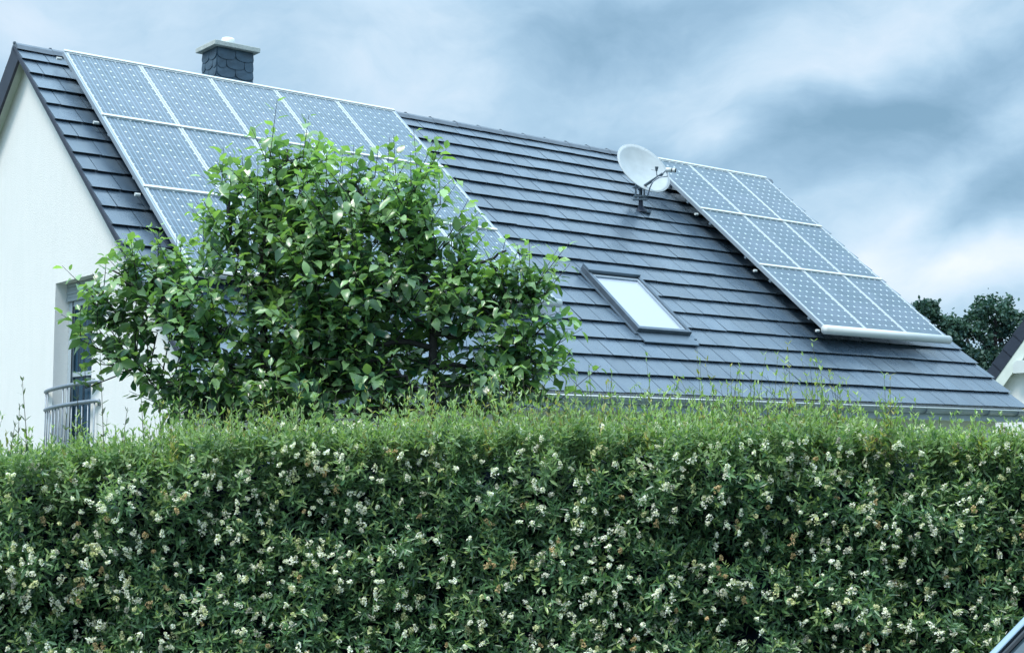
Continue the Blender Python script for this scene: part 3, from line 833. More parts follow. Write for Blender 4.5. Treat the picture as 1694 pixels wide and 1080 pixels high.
# blossom clusters
def clusters(P, A, size, r):
    """panicles: P base, A axis, size"""
    Vs = []; Cs = []; n = len(P)
    A = unit(A); U_ = unit(np.cross(A, rand_unit(n, r))); W_ = np.cross(A, U_)
    K = 30
    bright = np.clip(r.normal(.98, .22, n), .35, 1.1)
    hue = r.random(n)
    tone = np.where((hue < .76)[:, None], np.array((.94, .91, .79)), np.where((hue < .93)[:, None], np.array((.66, .66, .38)), np.array((.55, .40, .22))))
    for k in range(K):
        t = r.random(n); rad = (1-.62*t)*.34*np.sqrt(r.random(n))
        a = r.uniform(0, 2*PI, n)
        C0 = P + (A*t[:, None] + U_*(rad*np.cos(a))[:, None] + W_*(rad*np.sin(a))[:, None])*size[:, None]
        nn = unit(U_*np.cos(a)[:, None] + W_*np.sin(a)[:, None] + A*.5 + r.normal(0, .4, (n, 3)))
        s1 = unit(np.cross(nn, rand_unit(n, r))); s2 = np.cross(nn, s1)
        w = (r.uniform(.0028, .0046, n))[:, None]
        # cup of two folded quads
        q = np.stack([C0, C0+s1*w+nn*w*.5, C0+(s1+s2)*w*.9+nn*w*.7, C0+s2*w+nn*w*.5,
                      C0, C0-s1*w+nn*w*.5, C0-(s1+s2)*w*.9+nn*w*.7, C0-s2*w+nn*w*.5,
                      C0, C0+s2*w+nn*w*.5, C0+(s2-s1)*w*.9+nn*w*.7, C0-s1*w+nn*w*.5], 1)
        Vs.append(q)
        c = tone*(bright*r.uniform(.75, 1.1, n))[:, None]; Cs.append(np.repeat(c[:, None, :], 12, 1))
    V = np.concatenate(Vs, 1); C = np.concatenate(Cs, 1)    # n, K*12, 3
    return V, np.clip(C, 0, .92)
r = np.random.default_rng(61)
n = 4600
x = r.uniform(HX0+.05, HX1-.05, n); z = r.uniform(.1, 1.0, n)*htop(x)
dens = lowfreq(np.stack([x, x*0, z], 1), 1.1, 62)
keep = (dens*.35 + r.normal(0, .8, n) > -.25) & ((np.abs(x) < 2.3) & (z > .7) | (r.random(n) < .5))
x, z = x[keep], z[keep]
xt = r.uniform(HX0, HX1, 650); yt = r.uniform(HY0-.03, HY1-.4, 650)
P = np.concatenate([np.stack([x, face_y(x, z)-.085+r.normal(0, .02, len(x)), z], 1), np.stack([xt, yt, htop(xt)+r.uniform(-.06, .07, 650)], 1)])
A = np.concatenate([np.array([0, -.6, .6])+r.normal(0, .45, (len(x), 3)), np.array([0, -.3, 1])+r.normal(0, .3, (650, 3))])
size = r.uniform(.018, .046, len(P))*r.uniform(.7, 1.1, len(P))
V, C = clusters(P, A, size, r)
inview = (np.abs(P[:, 0]) < 2.0) & (P[:, 2] > .88)
order = np.argsort(-(size*inview)); big = order[:100]; rest = order[100:]
def qf(n12): b = np.arange(n12)[:, None]*4; return b+np.arange(4)[None]
for k in big:
    v = V[k]; np_mesh('blossom_cluster', v-HO, [qf(len(v)//4)], M['petal'], C[k], hedge, smooth=False)
v = V[rest].reshape(-1, 3); tag(np_mesh('blossom', v-HO, [qf(len(v)//4)], M['petal'], C[rest].reshape(-1, 3), hedge, smooth=False), kind='stuff')

# ------------------------------------------------------------------ garden trees behind the hedge
def garden_tree(name, label, trunk, limbs, clumps, nshoots, seed, ups=()):
    r = np.random.default_rng(seed)
    base = np.array([trunk[0][0], trunk[0][1], trunk[0][2]])
    root = empty(name, tuple(base)); tag(root, label, 'tree', 'young fruit trees behind the hedge')
    mb = MB(); mb.tube(trunk, [.027-.008*i/(len(trunk)-1) for i in range(len(trunk))], 12)
    tr = mb.build('trunk', M['bark'], root, off=base, smooth=True)
    nodes = []
    for lm in limbs:
        pts = [np.array(p) for p in lm]
        fine = []
        for a, b in zip(pts[:-1], pts[1:]):
            for q in np.linspace(0, 1, 6)[:-1]: fine.append(a*(1-q)+b*q + r.normal(0, .008, 3))
        fine.append(pts[-1]); fine[0] = pts[0]
        MB().tube([tuple(p) for p in fine], [.016*(1-.75*i/len(fine)) for i in range(len(fine))], 8).build('limb', M['bark'], root, off=base, smooth=True)
        nodes += fine
    for p in trunk[2:]: nodes.append(np.array(p))
    nodes = np.array(nodes)
    # shoots inside the clumps
    cl = np.array([c[:3] for c in clumps])+np.array([.05 if seed == 71 else 0, 0, 0]); rd = np.array([c[3:6] for c in clumps])*np.array([.97, .95, .97]); wt = rd.prod(1)**.7; wt /= wt.sum()
    k = r.choice(len(cl), nshoots, p=wt)
    u = rand_unit(nshoots, r)*(r.random((nshoots, 1))**.4)*1.05
    P = cl[k] + u*rd[k]
    out = unit(u*np.array([1, 1, .6]) + np.array([0, 0, .75]) + r.normal(0, .3, (nshoots, 3)))
    ln = r.uniform(.12, .30, nshoots)
    if len(ups):
        P = np.concatenate([P, np.array([q[:3] for q in ups])]); out = np.concatenate([out, unit(np.array([[r.normal(0,.08), r.normal(0,.08), 1.] for q in ups]))]); ln = np.concatenate([ln, np.array([q[3] for q in ups])])
    n = len(P)
    tw = []
    # twig from nearest limb node
    dist = np.linalg.norm(P[:, None]-nodes[None], axis=2) + (nodes[None, :, 2]-P[:, None, 2]).clip(0)*1.0
    nb_ = nodes[dist.argmin(1)]
    V1, F1 = stems(nb_, P, .0055, .003); V2, F2 = stems(P, P+out*ln[:, None], .003, .0012)
    np_mesh('twigs', np.concatenate([V1, V2])-base, [F1, F2+len(V1)], M['bark'], None, root)
    # alternate leaves up each shoot
    Ps=[];Ds=[];Ns=[];Ls=[];Ts=[]
    A = unit(np.cross(out, rand_unit(n, r))); B = np.cross(out, A); ph = r.uniform(0, 6.28, n)
    per = 9
    for i in range(per):
        t = (i+.3)/per*1.04
        a = ph + i*2.4
        side = A*np.cos(a)[:, None] + B*np.sin(a)[:, None]
        D = side + out*(.35+.5*t) + np.array([0, 0, -.12]) + r.normal(0, .2, (n, 3))
        D = unit(D)
        nn = np.array([0, 0, 1.]) + out*.4 + r.normal(0, .38, (n, 3))
        Ps.append(P + out*(ln*t)[:, None] + side*.012); Ds.append(D); Ns.append(nn)
        Ls.append(.087*(1-.42*t*t)*r.uniform(.55, 1.22, n)); Ts.append(np.full(n, t))
    # extra leaves scattered on twigs
    for i in range(4):
        t = r.random(n)[:, None]*.8+.2
        Ps.append(nb_*(1-t)+P*t); Ds.append(rand_unit(n, r)+np.array([0,0,.1])); Ns.append(np.array([0,0,1.])+r.normal(0,.4,(n,3))); Ls.append(.066*r.uniform(.7,1.15,n)); Ts.append(np.full(n, .05))
    P_ = np.concatenate(Ps); D_ = np.concatenate(Ds); N_ = np.concatenate(Ns); L_ = np.concatenate(Ls); T_ = np.concatenate(Ts); m = len(P_)
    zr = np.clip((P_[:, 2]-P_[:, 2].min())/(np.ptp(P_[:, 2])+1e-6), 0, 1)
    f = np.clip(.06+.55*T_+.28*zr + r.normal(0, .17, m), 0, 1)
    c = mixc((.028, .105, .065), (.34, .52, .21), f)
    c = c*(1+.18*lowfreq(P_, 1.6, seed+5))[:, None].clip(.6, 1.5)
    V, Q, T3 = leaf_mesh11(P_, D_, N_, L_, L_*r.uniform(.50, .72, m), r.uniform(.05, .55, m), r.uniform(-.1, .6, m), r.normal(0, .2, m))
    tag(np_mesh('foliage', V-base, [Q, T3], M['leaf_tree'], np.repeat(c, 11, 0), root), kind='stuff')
    return root
TY = 7.45
GZ = lambda y: 0.0
t1 = [(-1.30, TY, -.35), (-1.29, TY, .4), (-1.30, TY-.01, 1.2), (-1.285, TY, 1.9), (-1.30, TY+.01, 2.35), (-1.31, TY, 2.75)]
l1 = [[(-1.29, TY, 1.95), (-1.5, TY-.05, 2.15), (-1.75, TY-.1, 2.42), (-2.1, TY, 2.62)],
      [(-1.30, TY, 2.2), (-1.6, TY+.12, 2.35), (-1.95, TY+.1, 2.35), (-2.2, TY, 2.45)],
      [(-1.29, TY, 2.0), (-1.0, TY-.05, 2.2), (-.85, TY-.1, 2.45)],
      [(-1.30, TY, 2.45), (-1.45, TY-.05, 2.75), (-1.5, TY, 3.05)],
      [(-1.31, TY, 2.7), (-1.25, TY, 3.0), (-1.18, TY-.05, 3.25)],
      [(-1.29, TY, 1.7), (-1.6, TY-.1, 1.95), (-1.95, TY-.05, 2.1)],
      [(-1.30, TY, 2.6), (-1.1, TY+.08, 2.85), (-.95, TY+.05, 3.05)]]
c1 = [(-1.95, TY, 2.45, .30, .30, .22), (-1.60, TY-.05, 2.42, .33, .34, .26), (-1.2, TY, 2.30, .36, .34, .30), (-2.10, TY, 2.25, .18, .25, .18), (-1.72, TY-.02, 2.10, .36, .32, .22),
      (-1.30, TY, 2.88, .27, .28, .30), (-1.40, TY, 2.72, .28, .26, .25), (-1.05, TY, 2.80, .26, .3, .26), (-1.25, TY, 1.98, .42, .32, .22), (-.95, TY, 2.15, .3, .3, .25), (-1.22, TY, 3.08, .22, .2, .18), (-1.80, TY, 2.55, .28, .25, .14),
      (-1.5, TY, 1.92, .4, .3, .15), (-1.05, TY-.1, 1.9, .35, .3, .15), (-1.75, TY, 1.93, .2, .25, .12)]
u1 = [(-1.27, TY-.1, 3.12, .40), (-1.30, TY, 3.02, .3), (-1.2, TY, 3.0, .3), (-1.50, TY, 2.9, .3), (-.9, TY, 2.95, .26), (-1.75, TY, 2.5, .3), (-2.0, TY, 2.45, .28), (-1.55, TY, 2.5, .3), (-1.52, TY-.05, 3.02, .24), (-1.41, TY, 3.05, .20), (-1.13, TY, 3.08, .26), (-.98, TY, 3.02, .22), (-1.86, TY, 2.58, .24), (-1.98, TY, 2.58, .18), (-1.62, TY, 2.62, .26), (-2.14, TY, 2.5, .2), (-2.24, TY-.05, 2.25, .16), (-2.22, TY, 2.0, .12), (-1.73, TY, 2.62, .16)]
garden_tree('fruit_tree', 'young fruit tree with leafy crown in front of the balcony door and gable', t1, l1, c1, 450, 71, u1)
X2 = -.41
t2 = [(X2, TY-.15, -.3), (X2+.005, TY-.15, .5), (X2-.005, TY-.15, 1.3), (X2, TY-.15, 2.0), (X2+.01, TY-.14, 2.35), (X2-.06, TY-.13, 2.62)]
TZ = TY-.15
l2 = [[(X2, TZ, 2.28), (X2+.14, TZ, 2.25), (X2+.3, TZ-.05, 2.36), (X2+.5, TZ, 2.47)], [(X2, TZ, 2.3), (X2-.3, TZ, 2.45), (X2-.55, TZ+.05, 2.7)],
      [(X2, TZ, 2.5), (X2+.2, TZ, 2.62), (X2+.38, TZ, 2.7)], [(X2-.05, TZ, 2.6), (X2-.12, TZ, 2.85), (X2-.15, TZ, 3.05)],
      [(X2, TZ, 2.2), (X2-.3, TZ-.08, 2.22), (X2-.6, TZ, 2.35)], [(X2, TZ, 1.9), (X2-.13, TZ-.1, 2.03), (X2-.2, TZ-.12, 2.12)],
      [(X2, TZ, 2.1), (X2+.3, TZ+.05, 2.12), (X2+.46, TZ, 2.2)], [(X2-.01, TZ, 2.65), (X2-.25, TZ, 2.85), (X2-.4, TZ, 3.05)]]
c2 = [(X2-.08, TZ, 2.60, .22, .28, .24), (X2-.16, TZ, 2.88, .21, .26, .24), (X2-.40, TZ, 2.88, .28, .28, .25), (X2-.45, TZ, 2.55, .33, .32, .28), (X2-.50, TZ, 2.2, .34, .3, .2), (X2+.35, TZ, 2.44, .26, .28, .17), (X2+.46, TZ, 2.40, .17, .22, .16),
      (X2+.20, TZ, 2.38, .22, .26, .15), (X2+.38, TZ, 2.15, .2, .22, .12), (X2+.52, TZ, 2.08, .12, .2, .14), (X2-.2, TZ, 2.38, .26, .3, .16), (X2-.35, TZ, 2.02, .22, .28, .12), (X2+.03, TZ, 2.74, .12, .2, .14),
      (X2-.42, TZ-.1, 1.93, .3, .25, .14), (X2+.22, TZ-.05, 2.0, .2, .2, .12), (X2+.46, TZ-.1, 1.93, .2, .2, .12), (X2+.05, TZ+.12, 2.15, .2, .15, .14), (X2-.15, TZ+.12, 2.1, .2, .15, .14)]
u2 = [(X2-.07, TZ, 3.0, .34), (X2-.24, TZ, 3.0, .3), (X2-.5, TZ, 2.95, .26), (X2+.0, TZ, 2.85, .28), (X2+.38, TZ, 2.42, .24), (X2+.5, TZ, 2.4, .2), (X2-.19, TZ, 3.06, .24), (X2+.04, TZ, 2.94, .20), (X2-.42, TZ, 3.05, .20), (X2-.55, TZ, 3.0, .2), (X2-.3, TZ, 3.08, .17), (X2+.10, TZ, 2.72, .14), (X2+.3, TZ, 2.48, .16), (X2+.46, TZ, 2.5, .15), (X2+.58, TZ, 2.45, .12), (X2+.6, TZ, 2.1, .12), (X2+.18, TZ, 2.55, .12), (X2+.52, TZ, 1.95, .18)]
garden_tree('fruit_tree', 'young fruit tree with dark upright trunk in front of the roof tiles', t2, l2, c2, 420, 72, u2)

# ------------------------------------------------------------------ distant trees
def far_tree(label, base, hgt, clumps, nleaf, seed, dark, lite):
    r = np.random.default_rng(seed); b = np.array(base)
    root = empty('broadleaf_tree', tuple(b)); tag(root, label, 'tree', 'trees beyond the roof')
    MB().tube([(0,0,0), (.1,0,hgt*.25), (0,.1,hgt*.55), (.1,0,hgt*.8)], [.38,.3,.2,.08], 10).build('trunk', M['bark'], root, smooth=True)
    cl = np.array([c[:3] for c in clumps]); rd = np.array([c[3] for c in clumps])
    mb = MB()
    for c_, q in zip(cl, rd):
        z = min(hgt*.6, max(hgt*.25, c_[2]-q*1.6))
        mb.tube([(0, 0, z), tuple((np.array([0, 0, z])+c_)/2+r.normal(0, .2, 3)), tuple(c_)], [.14, .09, .03], 6)
    mb.build('limb', M['bark'], root, smooth=True)
    # sub-clumps on each clump
    sub = []
    for c_, q in zip(cl, rd):
        u = rand_unit(30, r); u[:, 2] = np.abs(u[:, 2])*1.0-.25
        for v in u: sub.append(np.r_[c_ + v*q*r.uniform(.5, 1.1), q*r.uniform(.12, .26)])
    sub = np.array(sub); k = r.integers(0, len(sub), nleaf)
    P = sub[k, :3] + r.normal(0, .55, (nleaf, 3))*sub[k, 3:4]
    D = rand_unit(nleaf, r); Nn = rand_unit(nleaf, r)+np.array([0, 0, .5])
    L = r.uniform(.09, .17, nleaf)
    f = np.clip(.4+.3*lowfreq(P, .5, seed)+r.normal(0, .2, nleaf), 0, 1)
    c = mixc(dark, lite, f)  # leaf tones passed in are lightened and blued to paint distance haze
    V, F = leaf_mesh6(P, D, Nn, L, L*.62, r.uniform(0, .3, nleaf), r.uniform(0, .3, nleaf))
    tag(np_mesh('crown', V, [F], M['leaf_far'], np.repeat(c, 6, 0), root), kind='stuff')
G2 = HG
far_tree('distant dark tree, smaller, just above the corner of the solar array', (13.1, 45, G2), 7.4,
         [(-.1,0,7.25,.52), (.55,0,6.5,.8), (-.3,.3,6.3,.8), (.1,0,5.2,1.2), (1.2,.2,5.6,.9), (.4,0,3.8,1.4), (1.4,0,4.3,1.1), (-.9,0,5.2,.9)], 15000, 81, (.022,.062,.062), (.06,.13,.095))
far_tree('distant dark tree, broad and rounded, beside the neighbouring gable', (15.3, 45.5, G2), 8.4,
         [(.1,0,7.15,.85), (-.8,0,6.6,.75), (.9,0,6.7,.8), (-1.3,.3,6.0,.8), (0,0,5.7,1.0), (1.4,0,5.7,1.0), (-.9,0,4.5,1.0), (.4,0,4.2,1.0), (1.9,0,4.6,1.1), (-1.5,0,3.4,1.1), (0,0,2.9,1.2), (1.7,0,3.2,1.3)], 24000, 82, (.018,.056,.060), (.055,.125,.092))
far_tree('distant brighter green tree low between the roof edge and the dark trees', (13.6, 39, G2), 5.2,
         [(-.6,0,4.4,.7), (.2,0,4.2,.7), (.8,0,3.7,.7), (-.2,0,3.2,.9), (-1.2,0,3.6,.8), (.6,0,2.7,.9)], 11000, 83, (.022,.065,.045), (.08,.16,.07))

# ------------------------------------------------------------------ ground
def grid_ground():
    xs = np.concatenate([np.linspace(-600, -30, 12), np.linspace(-26, 36, 63), np.linspace(42, 600, 12)])
    ys = np.concatenate([np.linspace(-300, -12, 8), np.linspace(-10, 5, 16), [5.16, 5.2], np.linspace(6, 60, 55), np.linspace(66, 900, 14)])
    X, Y = np.meshgrid(xs, ys, indexing='ij')
    t = np.clip((Y-6.9)/3.6, 0, 1); t = t*t*(3-2*t)
    Z = HG*t - .002 - .33*(Y < 5.17) + .02*np.sin(X*.7)*np.cos(Y*.5)*(Y > 7)
    V = np.stack([X, Y, Z], -1).reshape(-1, 3); n1, n2 = len(xs), len(ys)
    i, j = np.meshgrid(np.arange(n1-1), np.arange(n2-1), indexing='ij'); q = (i*n2+j).ravel()
    return V, np.stack([q, q+n2, q+n2+1, q+1], 1)
m, nt = mat_new('lawn'); n = N(nt); out = n('ShaderNodeOutputMaterial'); p = n('ShaderNodeBsdfPrincipled'); tc = n('ShaderNodeTexCoord')
c = n.mix(n.ramp(n.noise(tc.outputs['Object'], 1.3, 6, .7), [(.3, 0.), (.7, 1.)]), (.05, .065, .035), (.08, .095, .05))
n.link(n.mix(n.ramp(n.noise(tc.outputs['Object'], 40, 3, .7), [(.4, 0.), (.7, .5)]), c, (.10, .13, .05)), p.inputs['Base Color']); p.inputs['Roughness'].default_value = .9
b = n('ShaderNodeBump'); b.inputs['Strength'].default_value = .6; b.inputs['Distance'].default_value = .03; n.link(n.noise(tc.outputs['Object'], 70, 3, .7), b.inputs['Height']); n.link(b.outputs[0], p.inputs['Normal'])
n.link(p.outputs[0], out.inputs[0]); M['lawn'] = m
V, F = grid_ground(); tag(np_mesh('ground', V, [F], M['lawn']), kind='structure')
M['asphalt'] = principled('asphalt', (.05, .053, .058), .85, .4, var=.25, nscale=30, bump=.5, bscale=160)
M['paving'] = principled('paving', (.24, .25, .25), .85, .3, var=.2, nscale=8, bump=.4)
tag(MB().box((-40, -6, -.5), (40, 1.5, -.16)).build('road', M['asphalt']), kind='structure')
tag(MB().box((-40, 1.503, -.5), (40, 1.62, -.055)).build('kerb', M['paving'], bevel=.01), kind='structure')
mb = MB(); mb.box((-40, 1.625, -.5), (40, 5.18, -.062)); tag(mb.build('pavement', M['paving']), kind='structure')

# ------------------------------------------------------------------ parked car (only the windscreen corner is in the picture)
HEAD = R(225)
car = empty('parked_car'); tag(car, 'blue silver car with only its windscreen corner showing at lower right', 'car')
# local: +x forward, +y left side, z up.  pillar point Q -> (1.40, 4.0, 1.10)
hwid = .84
def cs(x):      # lower body half width and heights along the length
    return None
stn = [(2.045,.30,.36,.44),(2.035,.50,.28,.54),(1.98,.68,.22,.66),(1.75,.80,.18,.76),(1.30,.845,.17,.84),(.95,.86,.17,.90),(.62,.865,.17,.945),(0,.87,.17,.97),(-.9,.87,.17,.98),(-1.6,.86,.18,.99),(-1.95,.80,.22,.97),(-2.08,.70,.30,.90)]
vs = []; fs = []
for (x, w, zb, zt) in stn:
    ring = [(0,zb),(w*.8,zb),(w*.97,zb+.08),(w,zb+.22),(w*1.0,zt-.16),(w*.965,zt-.05),(w*.88,zt),(w*.5,zt+.018),(0,zt+.025)]
    full = ring + [(-a, b) for a, b in ring[-2:0:-1]]
    vs += [(x, a, b+.10) for a, b in full]
k = len(full)
for i in range(len(stn)-1):
    for j in range(k): fs.append((i*k+j, i*k+(j+1) % k, (i+1)*k+(j+1) % k, (i+1)*k+j))
fs += [tuple(range(k)), tuple(range(len(stn)*k-1, (len(stn)-1)*k-1, -1))]
MB().add(vs, fs).build('body', M['paint'], car, smooth=True)
Ab = Vector((.82, .80, 1.00)); At = Vector((.12, .60, 1.47)); Ct = Vector((-1.35, .60, 1.47)); Cb = Vector((-1.92, .74, 1.06))
def mir(v): return Vector((v.x, -v.y, v.z))
mb = MB(); vs = []; fs = []
for i in range(9):
    q = i/8; x = At.x*(1-q)+Ct.x*q
    for j in range(9):
        y = (j/8*2-1)*.62; vs.append((x, y, 1.475+.045*math.sin(PI*q)**.6*1+.03*(1-(y/.62)**2)))
for i in range(8):
    for j in range(8): fs.append((i*9+j, i*9+j+1, (i+1)*9+j+1, (i+1)*9+j))
mb.add(vs, fs); ro = mb.build('car_roof', M['paint'], car, smooth=True); sm = ro.modifiers.new('s', 'SOLIDIFY'); sm.thickness = .03; sm.offset = -1
def strip(a, b, w, th, side):
    d = (b-a).normalized(); n_ = Vector((0, side, .45)).normalized(); t = d.cross(n_).normalized()*w; n2 = n_*th
    return [a-t, a+t, a+t+n2, a-t+n2, b-t, b+t, b+t+n2, b-t+n2]
for sd in (1, -1):
    f_ = (lambda v: v) if sd == 1 else mir
    MB().hexa([tuple(v) for v in strip(f_(Ab), f_(At), .012, .020, sd)]).build('pillar', M['paint'], car, bevel=.004)
    MB().hexa([tuple(v) for v in strip(f_(Ct), f_(Cb), .07, .015, sd)]).build('pillar', M['paint'], car, bevel=.004)
    MB().tube([tuple(f_(At)), tuple((f_(At)+f_(Ct))/2+Vector((0, sd*.02, .03))), tuple(f_(Ct))], .022, 8).build('roof_rail', M['black'], car, smooth=True)
    vs = [f_(Ab)+Vector((-.08,0,-.0)), f_(Vector((-1.75,.80,1.04))), f_(Ct)+Vector((-.03,0,-.015)), f_(At)+Vector((-.06,0,-.015))]
    MB().add([tuple(v) for v in vs], [(0,1,2,3)]).build('side_window', M['carglass'], car)
    MB().box((-.66, sd*.60, .985), (-.58, sd*.79, 1.45)) 
    mb = MB(); mb.tube([(.50, sd*.80, 1.0), (.50, sd*.90, 1.0)], .02, 8); mb.hexa([(.30,sd*.885,.955),(.52,sd*.885,.945),(.53,sd*.955,.95),(.32,sd*.955,.96),(.30,sd*.885,1.07),(.52,sd*.885,1.06),(.53,sd*.95,1.055),(.32,sd*.95,1.065)])
    mb.build('wing_mirror', M['paint'], car, bevel=.02)
    hl = [(1.95,sd*.44,.755),(1.86,sd*.70,.76),(1.72,sd*.77,.845),(1.80,sd*.52,.86)]
    mb = MB(); mb.add([tuple(Vector(p)+Vector((.035,0,0))) for p in hl], [(0,1,2,3)]); mb.build('headlight', M['lamp'], car)
    for xw in (1.28, -1.32):
        wc = (xw, sd*.79, .31)
        mb = MB()
        pr = [(.20,-.10),(.30,-.10),(.315,-.07),(.315,.07),(.30,.10),(.20,.10)]
        vs = []; fs = []; nn = 28
        for (a, b) in pr:
            for q in range(nn): vs.append((wc[0]+a*math.cos(2*PI*q/nn), wc[1]+b, wc[2]+a*math.sin(2*PI*q/nn)))
        for i in range(5):
            for q in range(nn): fs.append((i*nn+q, i*nn+(q+1) % nn, (i+1)*nn+(q+1) % nn, (i+1)*nn+q))
        ty = mb.add(vs, fs).build('wheel', M['black'], car, smooth=True)
        mb = MB()
        for q in range(5):
            a = 2*PI*q/5; c_, s_ = math.cos(a), math.sin(a)
            mb.tube([(wc[0]+.04*c_, wc[1]+sd*.07, wc[2]+.04*s_), (wc[0]+.21*c_, wc[1]+sd*.085, wc[2]+.21*s_)], .028, 8)
        mb.tube([(wc[0], wc[1]+sd*.05, wc[2]), (wc[0], wc[1]+sd*.09, wc[2])], .05, 14)
        mb.build('rim', M['alu'], ty, smooth=True)
def curved_glass(a, b, c_, d, bulge, name, mat, n_=8):
    vs = []; fs = []
    nrm_ = (b-a).cross(d-a).normalized()
    for i in range(n_+1):
        for j in range(n_+1):
            u, v = i/n_, j/n_
            p = (a*(1-u)+b*u)*(1-v) + (d*(1-u)+c_*u)*v
            vs.append(tuple(p + nrm_*bulge*(1-(2*u-1)**2)))
    for i in range(n_):
        for j in range(n_): fs.append((i*(n_+1)+j, (i+1)*(n_+1)+j, (i+1)*(n_+1)+j+1, i*(n_+1)+j+1))
    return MB().add(vs, fs).build(name, mat, car, smooth=True)
curved_glass(Ab+Vector((0,-.02,0)), mir(Ab)+Vector((0,.02,0)), mir(At)+Vector((0,.02,0)), At+Vector((0,-.02,0)), -.05, 'windscreen', M['carglass'])
curved_glass(mir(Cb), Cb, Ct, mir(Ct), -.04, 'rear_window', M['carglass'])
MB().tube([tuple(Ab+Vector((0,-.022,.006))), tuple(At+Vector((0,-.022,.006)))], .008, 6).build('windscreen_seal', M['black'], car)
MB().tube([tuple(mir(Ab+Vector((0,-.022,.006)))), tuple(mir(At+Vector((0,-.022,.006))))], .008, 6).build('windscreen_seal', M['black'], car)
# seen pillar is the right-hand one of the car (local -y), passing through world (1.44, 4.1, 1.09)
Mrot = Matrix.Rotation(HEAD, 3, 'Z')
side_ = mir(Ab); tpt = side_ + (mir(At)-side_)*.22 + Vector((0, -.02, .01))
wq = Mrot @ tpt
CARP = Vector((.337*4.3, 4.3, 1.65-.1381*4.3))
car.rotation_euler = (0, 0, HEAD)
car.location = (CARP.x-wq.x-.05, CARP.y-wq.y, .10-.0)
car['_dz'] = float(CARP.z-wq.z); del car['_dz']
car.location.z = CARP.z - wq.z
CZ = car.location.z

# ------------------------------------------------------------------ world
w = bpy.data.worlds.new('World'); scene.world = w; w.use_nodes = True
nt = w.node_tree; nt.nodes.clear(); n = N(nt)
out = n('ShaderNodeOutputWorld'); bg = n('ShaderNodeBackground'); bg.inputs['Strength'].default_value = .128
SUN_AZ, SUN_EL = R(-144), R(63)          # azimuth from +Y, clockwise positive
st = n('ShaderNodeTexSky'); st.sky_type = 'NISHITA'; st.sun_disc = False; st.sun_elevation = SUN_EL; st.sun_rotation = SUN_AZ
tc = n('ShaderNodeTexCoord'); gen = tc.outputs['Generated']
wob = n('ShaderNodeTexNoise'); wob.inputs['Scale'].default_value = 3.2; wob.inputs['Detail'].default_value = 5; n.link(gen, wob.inputs['Vector'])
vm = n('ShaderNodeVectorMath'); vm.operation = 'SUBTRACT'; n.link(wob.outputs['Color'], vm.inputs[0]); vm.inputs[1].default_value = (.5, .5, .5)
vs_ = n('ShaderNodeVectorMath'); vs_.operation = 'SCALE'; n.link(vm.outputs[0], vs_.inputs[0]); vs_.inputs['Scale'].default_value = .20
va = n('ShaderNodeVectorMath'); va.operation = 'ADD'; n.link(gen, va.inputs[0]); n.link(vs_.outputs[0], va.inputs[1]); wv = va.outputs[0]
streak = n.noise(n.mapping(wv, rot=(0, R(32), 0), sc=(1.4, 1.4, 4.2)), 2.6, 7, .56)
fine = n.noise(n.mapping(wv, rot=(0, R(25), 0), sc=(1, 1, 2.0)), 8, 6, .6)
fine2 = n.noise(n.mapping(wv, rot=(0, R(20), 0), sc=(1, 1, 1.7)), 24, 6, .62)
val = n.math('ADD', n.math('ADD', n.math('MULTIPLY', streak, .54), n.math('MULTIPLY', fine, .32)), n.math('MULTIPLY', fine2, .14))
def pxdir(x, y):
    d_ = Vector((x-847, F_PX*math.cos(PITCH)-(540-y)*math.sin(PITCH), F_PX*math.sin(PITCH)+(540-y)*math.cos(PITCH))); return d_.normalized()
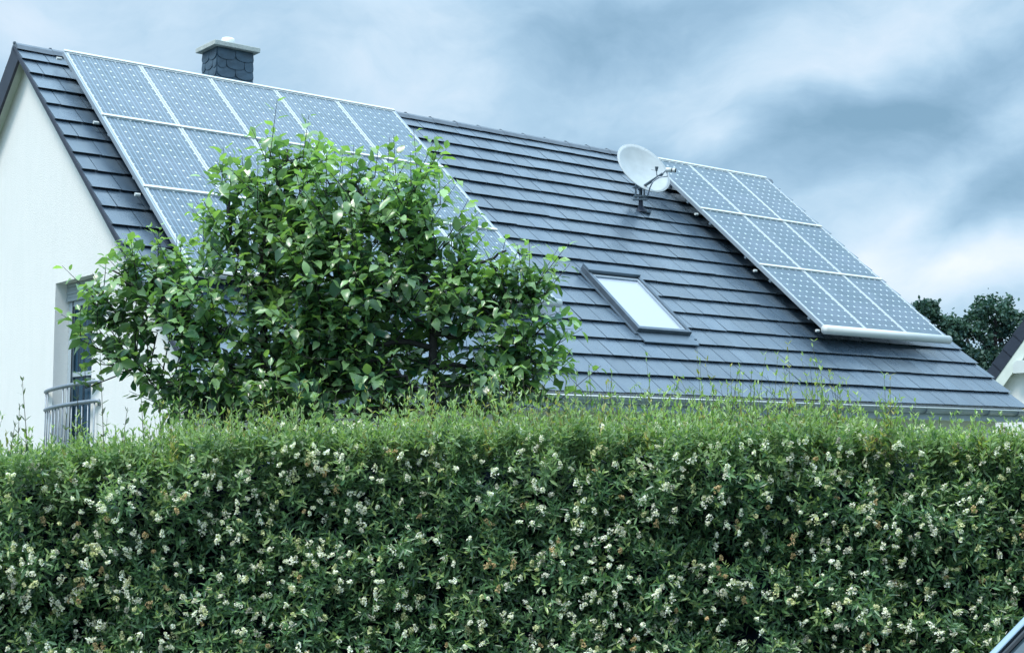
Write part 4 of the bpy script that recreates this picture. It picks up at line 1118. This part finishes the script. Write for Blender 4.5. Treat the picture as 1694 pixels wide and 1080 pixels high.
def lobe(x, y, rx, rz_, ang, amp):
    """a bank of cloud in a given direction of the sky"""
    c_ = pxdir(x, y)
    mp = n.mapping(wv, tuple(c_), (0, R(-ang), 0), (rx, .6, rz_), 'TEXTURE')
    gr = n('ShaderNodeTexGradient'); gr.gradient_type = 'SPHERICAL'; n.link(mp, gr.inputs[0])
    return n.math('MULTIPLY', n.math('SMOOTH_MIN', gr.outputs[1], 1., .2), amp)
for a in ((1420, 90, .17, .045, 14, .24), (1195, 250, .045, .022, 0, .30), (1500, 400, .20, .030, 40, .24), (1610, 490, .15, .032, 5, .30), (640, 30, .10, .04, -10, .12),
          (1440, 230, .20, .045, 12, -.30), (1640, 330, .09, .05, 20, -.22), (960, 60, .16, .05, 10, -.17), (260, 60, .26, .10, 0, .13), (700, 150, .16, .05, -8, .10), (900, 220, .14, .035, -8, -.12), (60, 20, .05, .03, 0, .15), (520, 110, .16, .05, 0, .08)):
    val = n.math('ADD', val, lobe(*a))
cloud = n.ramp(val, [(.24, (.185, .33, .46)), (.38, (.27, .43, .58)), (.50, (.37, .54, .69)), (.62, (.50, .65, .78)), (.86, (.74, .80, .88))])
sep = n('ShaderNodeSeparateXYZ'); n.link(gen, sep.inputs[0])
zen = n.math('ADD', 1.0, n.math('MULTIPLY', n.math('MAXIMUM', n.math('SUBTRACT', sep.outputs[2], .3), 0), 4.2))
c10 = n('ShaderNodeVectorMath'); c10.operation = 'SCALE'; n.link(cloud, c10.inputs[0]); n.link(n.math('MULTIPLY', zen, 10.), c10.inputs['Scale'])
final = n.mix(.90, st.outputs[0], c10.outputs[0])
n.link(final, bg.inputs['Color']); n.link(bg.outputs[0], out.inputs[0])

sd = bpy.data.lights.new('sun', 'SUN'); sd.energy = 3.3; sd.angle = R(16); sd.color = (1, .95, .87)
so = bpy.data.objects.new('sun', sd); col.objects.link(so)
sv = Vector((math.sin(SUN_AZ)*math.cos(SUN_EL), math.cos(SUN_AZ)*math.cos(SUN_EL), math.sin(SUN_EL)))
so.rotation_euler = sv.to_track_quat('Z', 'Y').to_euler(); so.location = (0, 0, 30)

scene.view_settings.view_transform = 'Standard'; scene.view_settings.look = 'None'
scene.view_settings.exposure = 0; scene.view_settings.gamma = 1
scene.cycles.max_bounces = 8; scene.cycles.transparent_max_bounces = 8
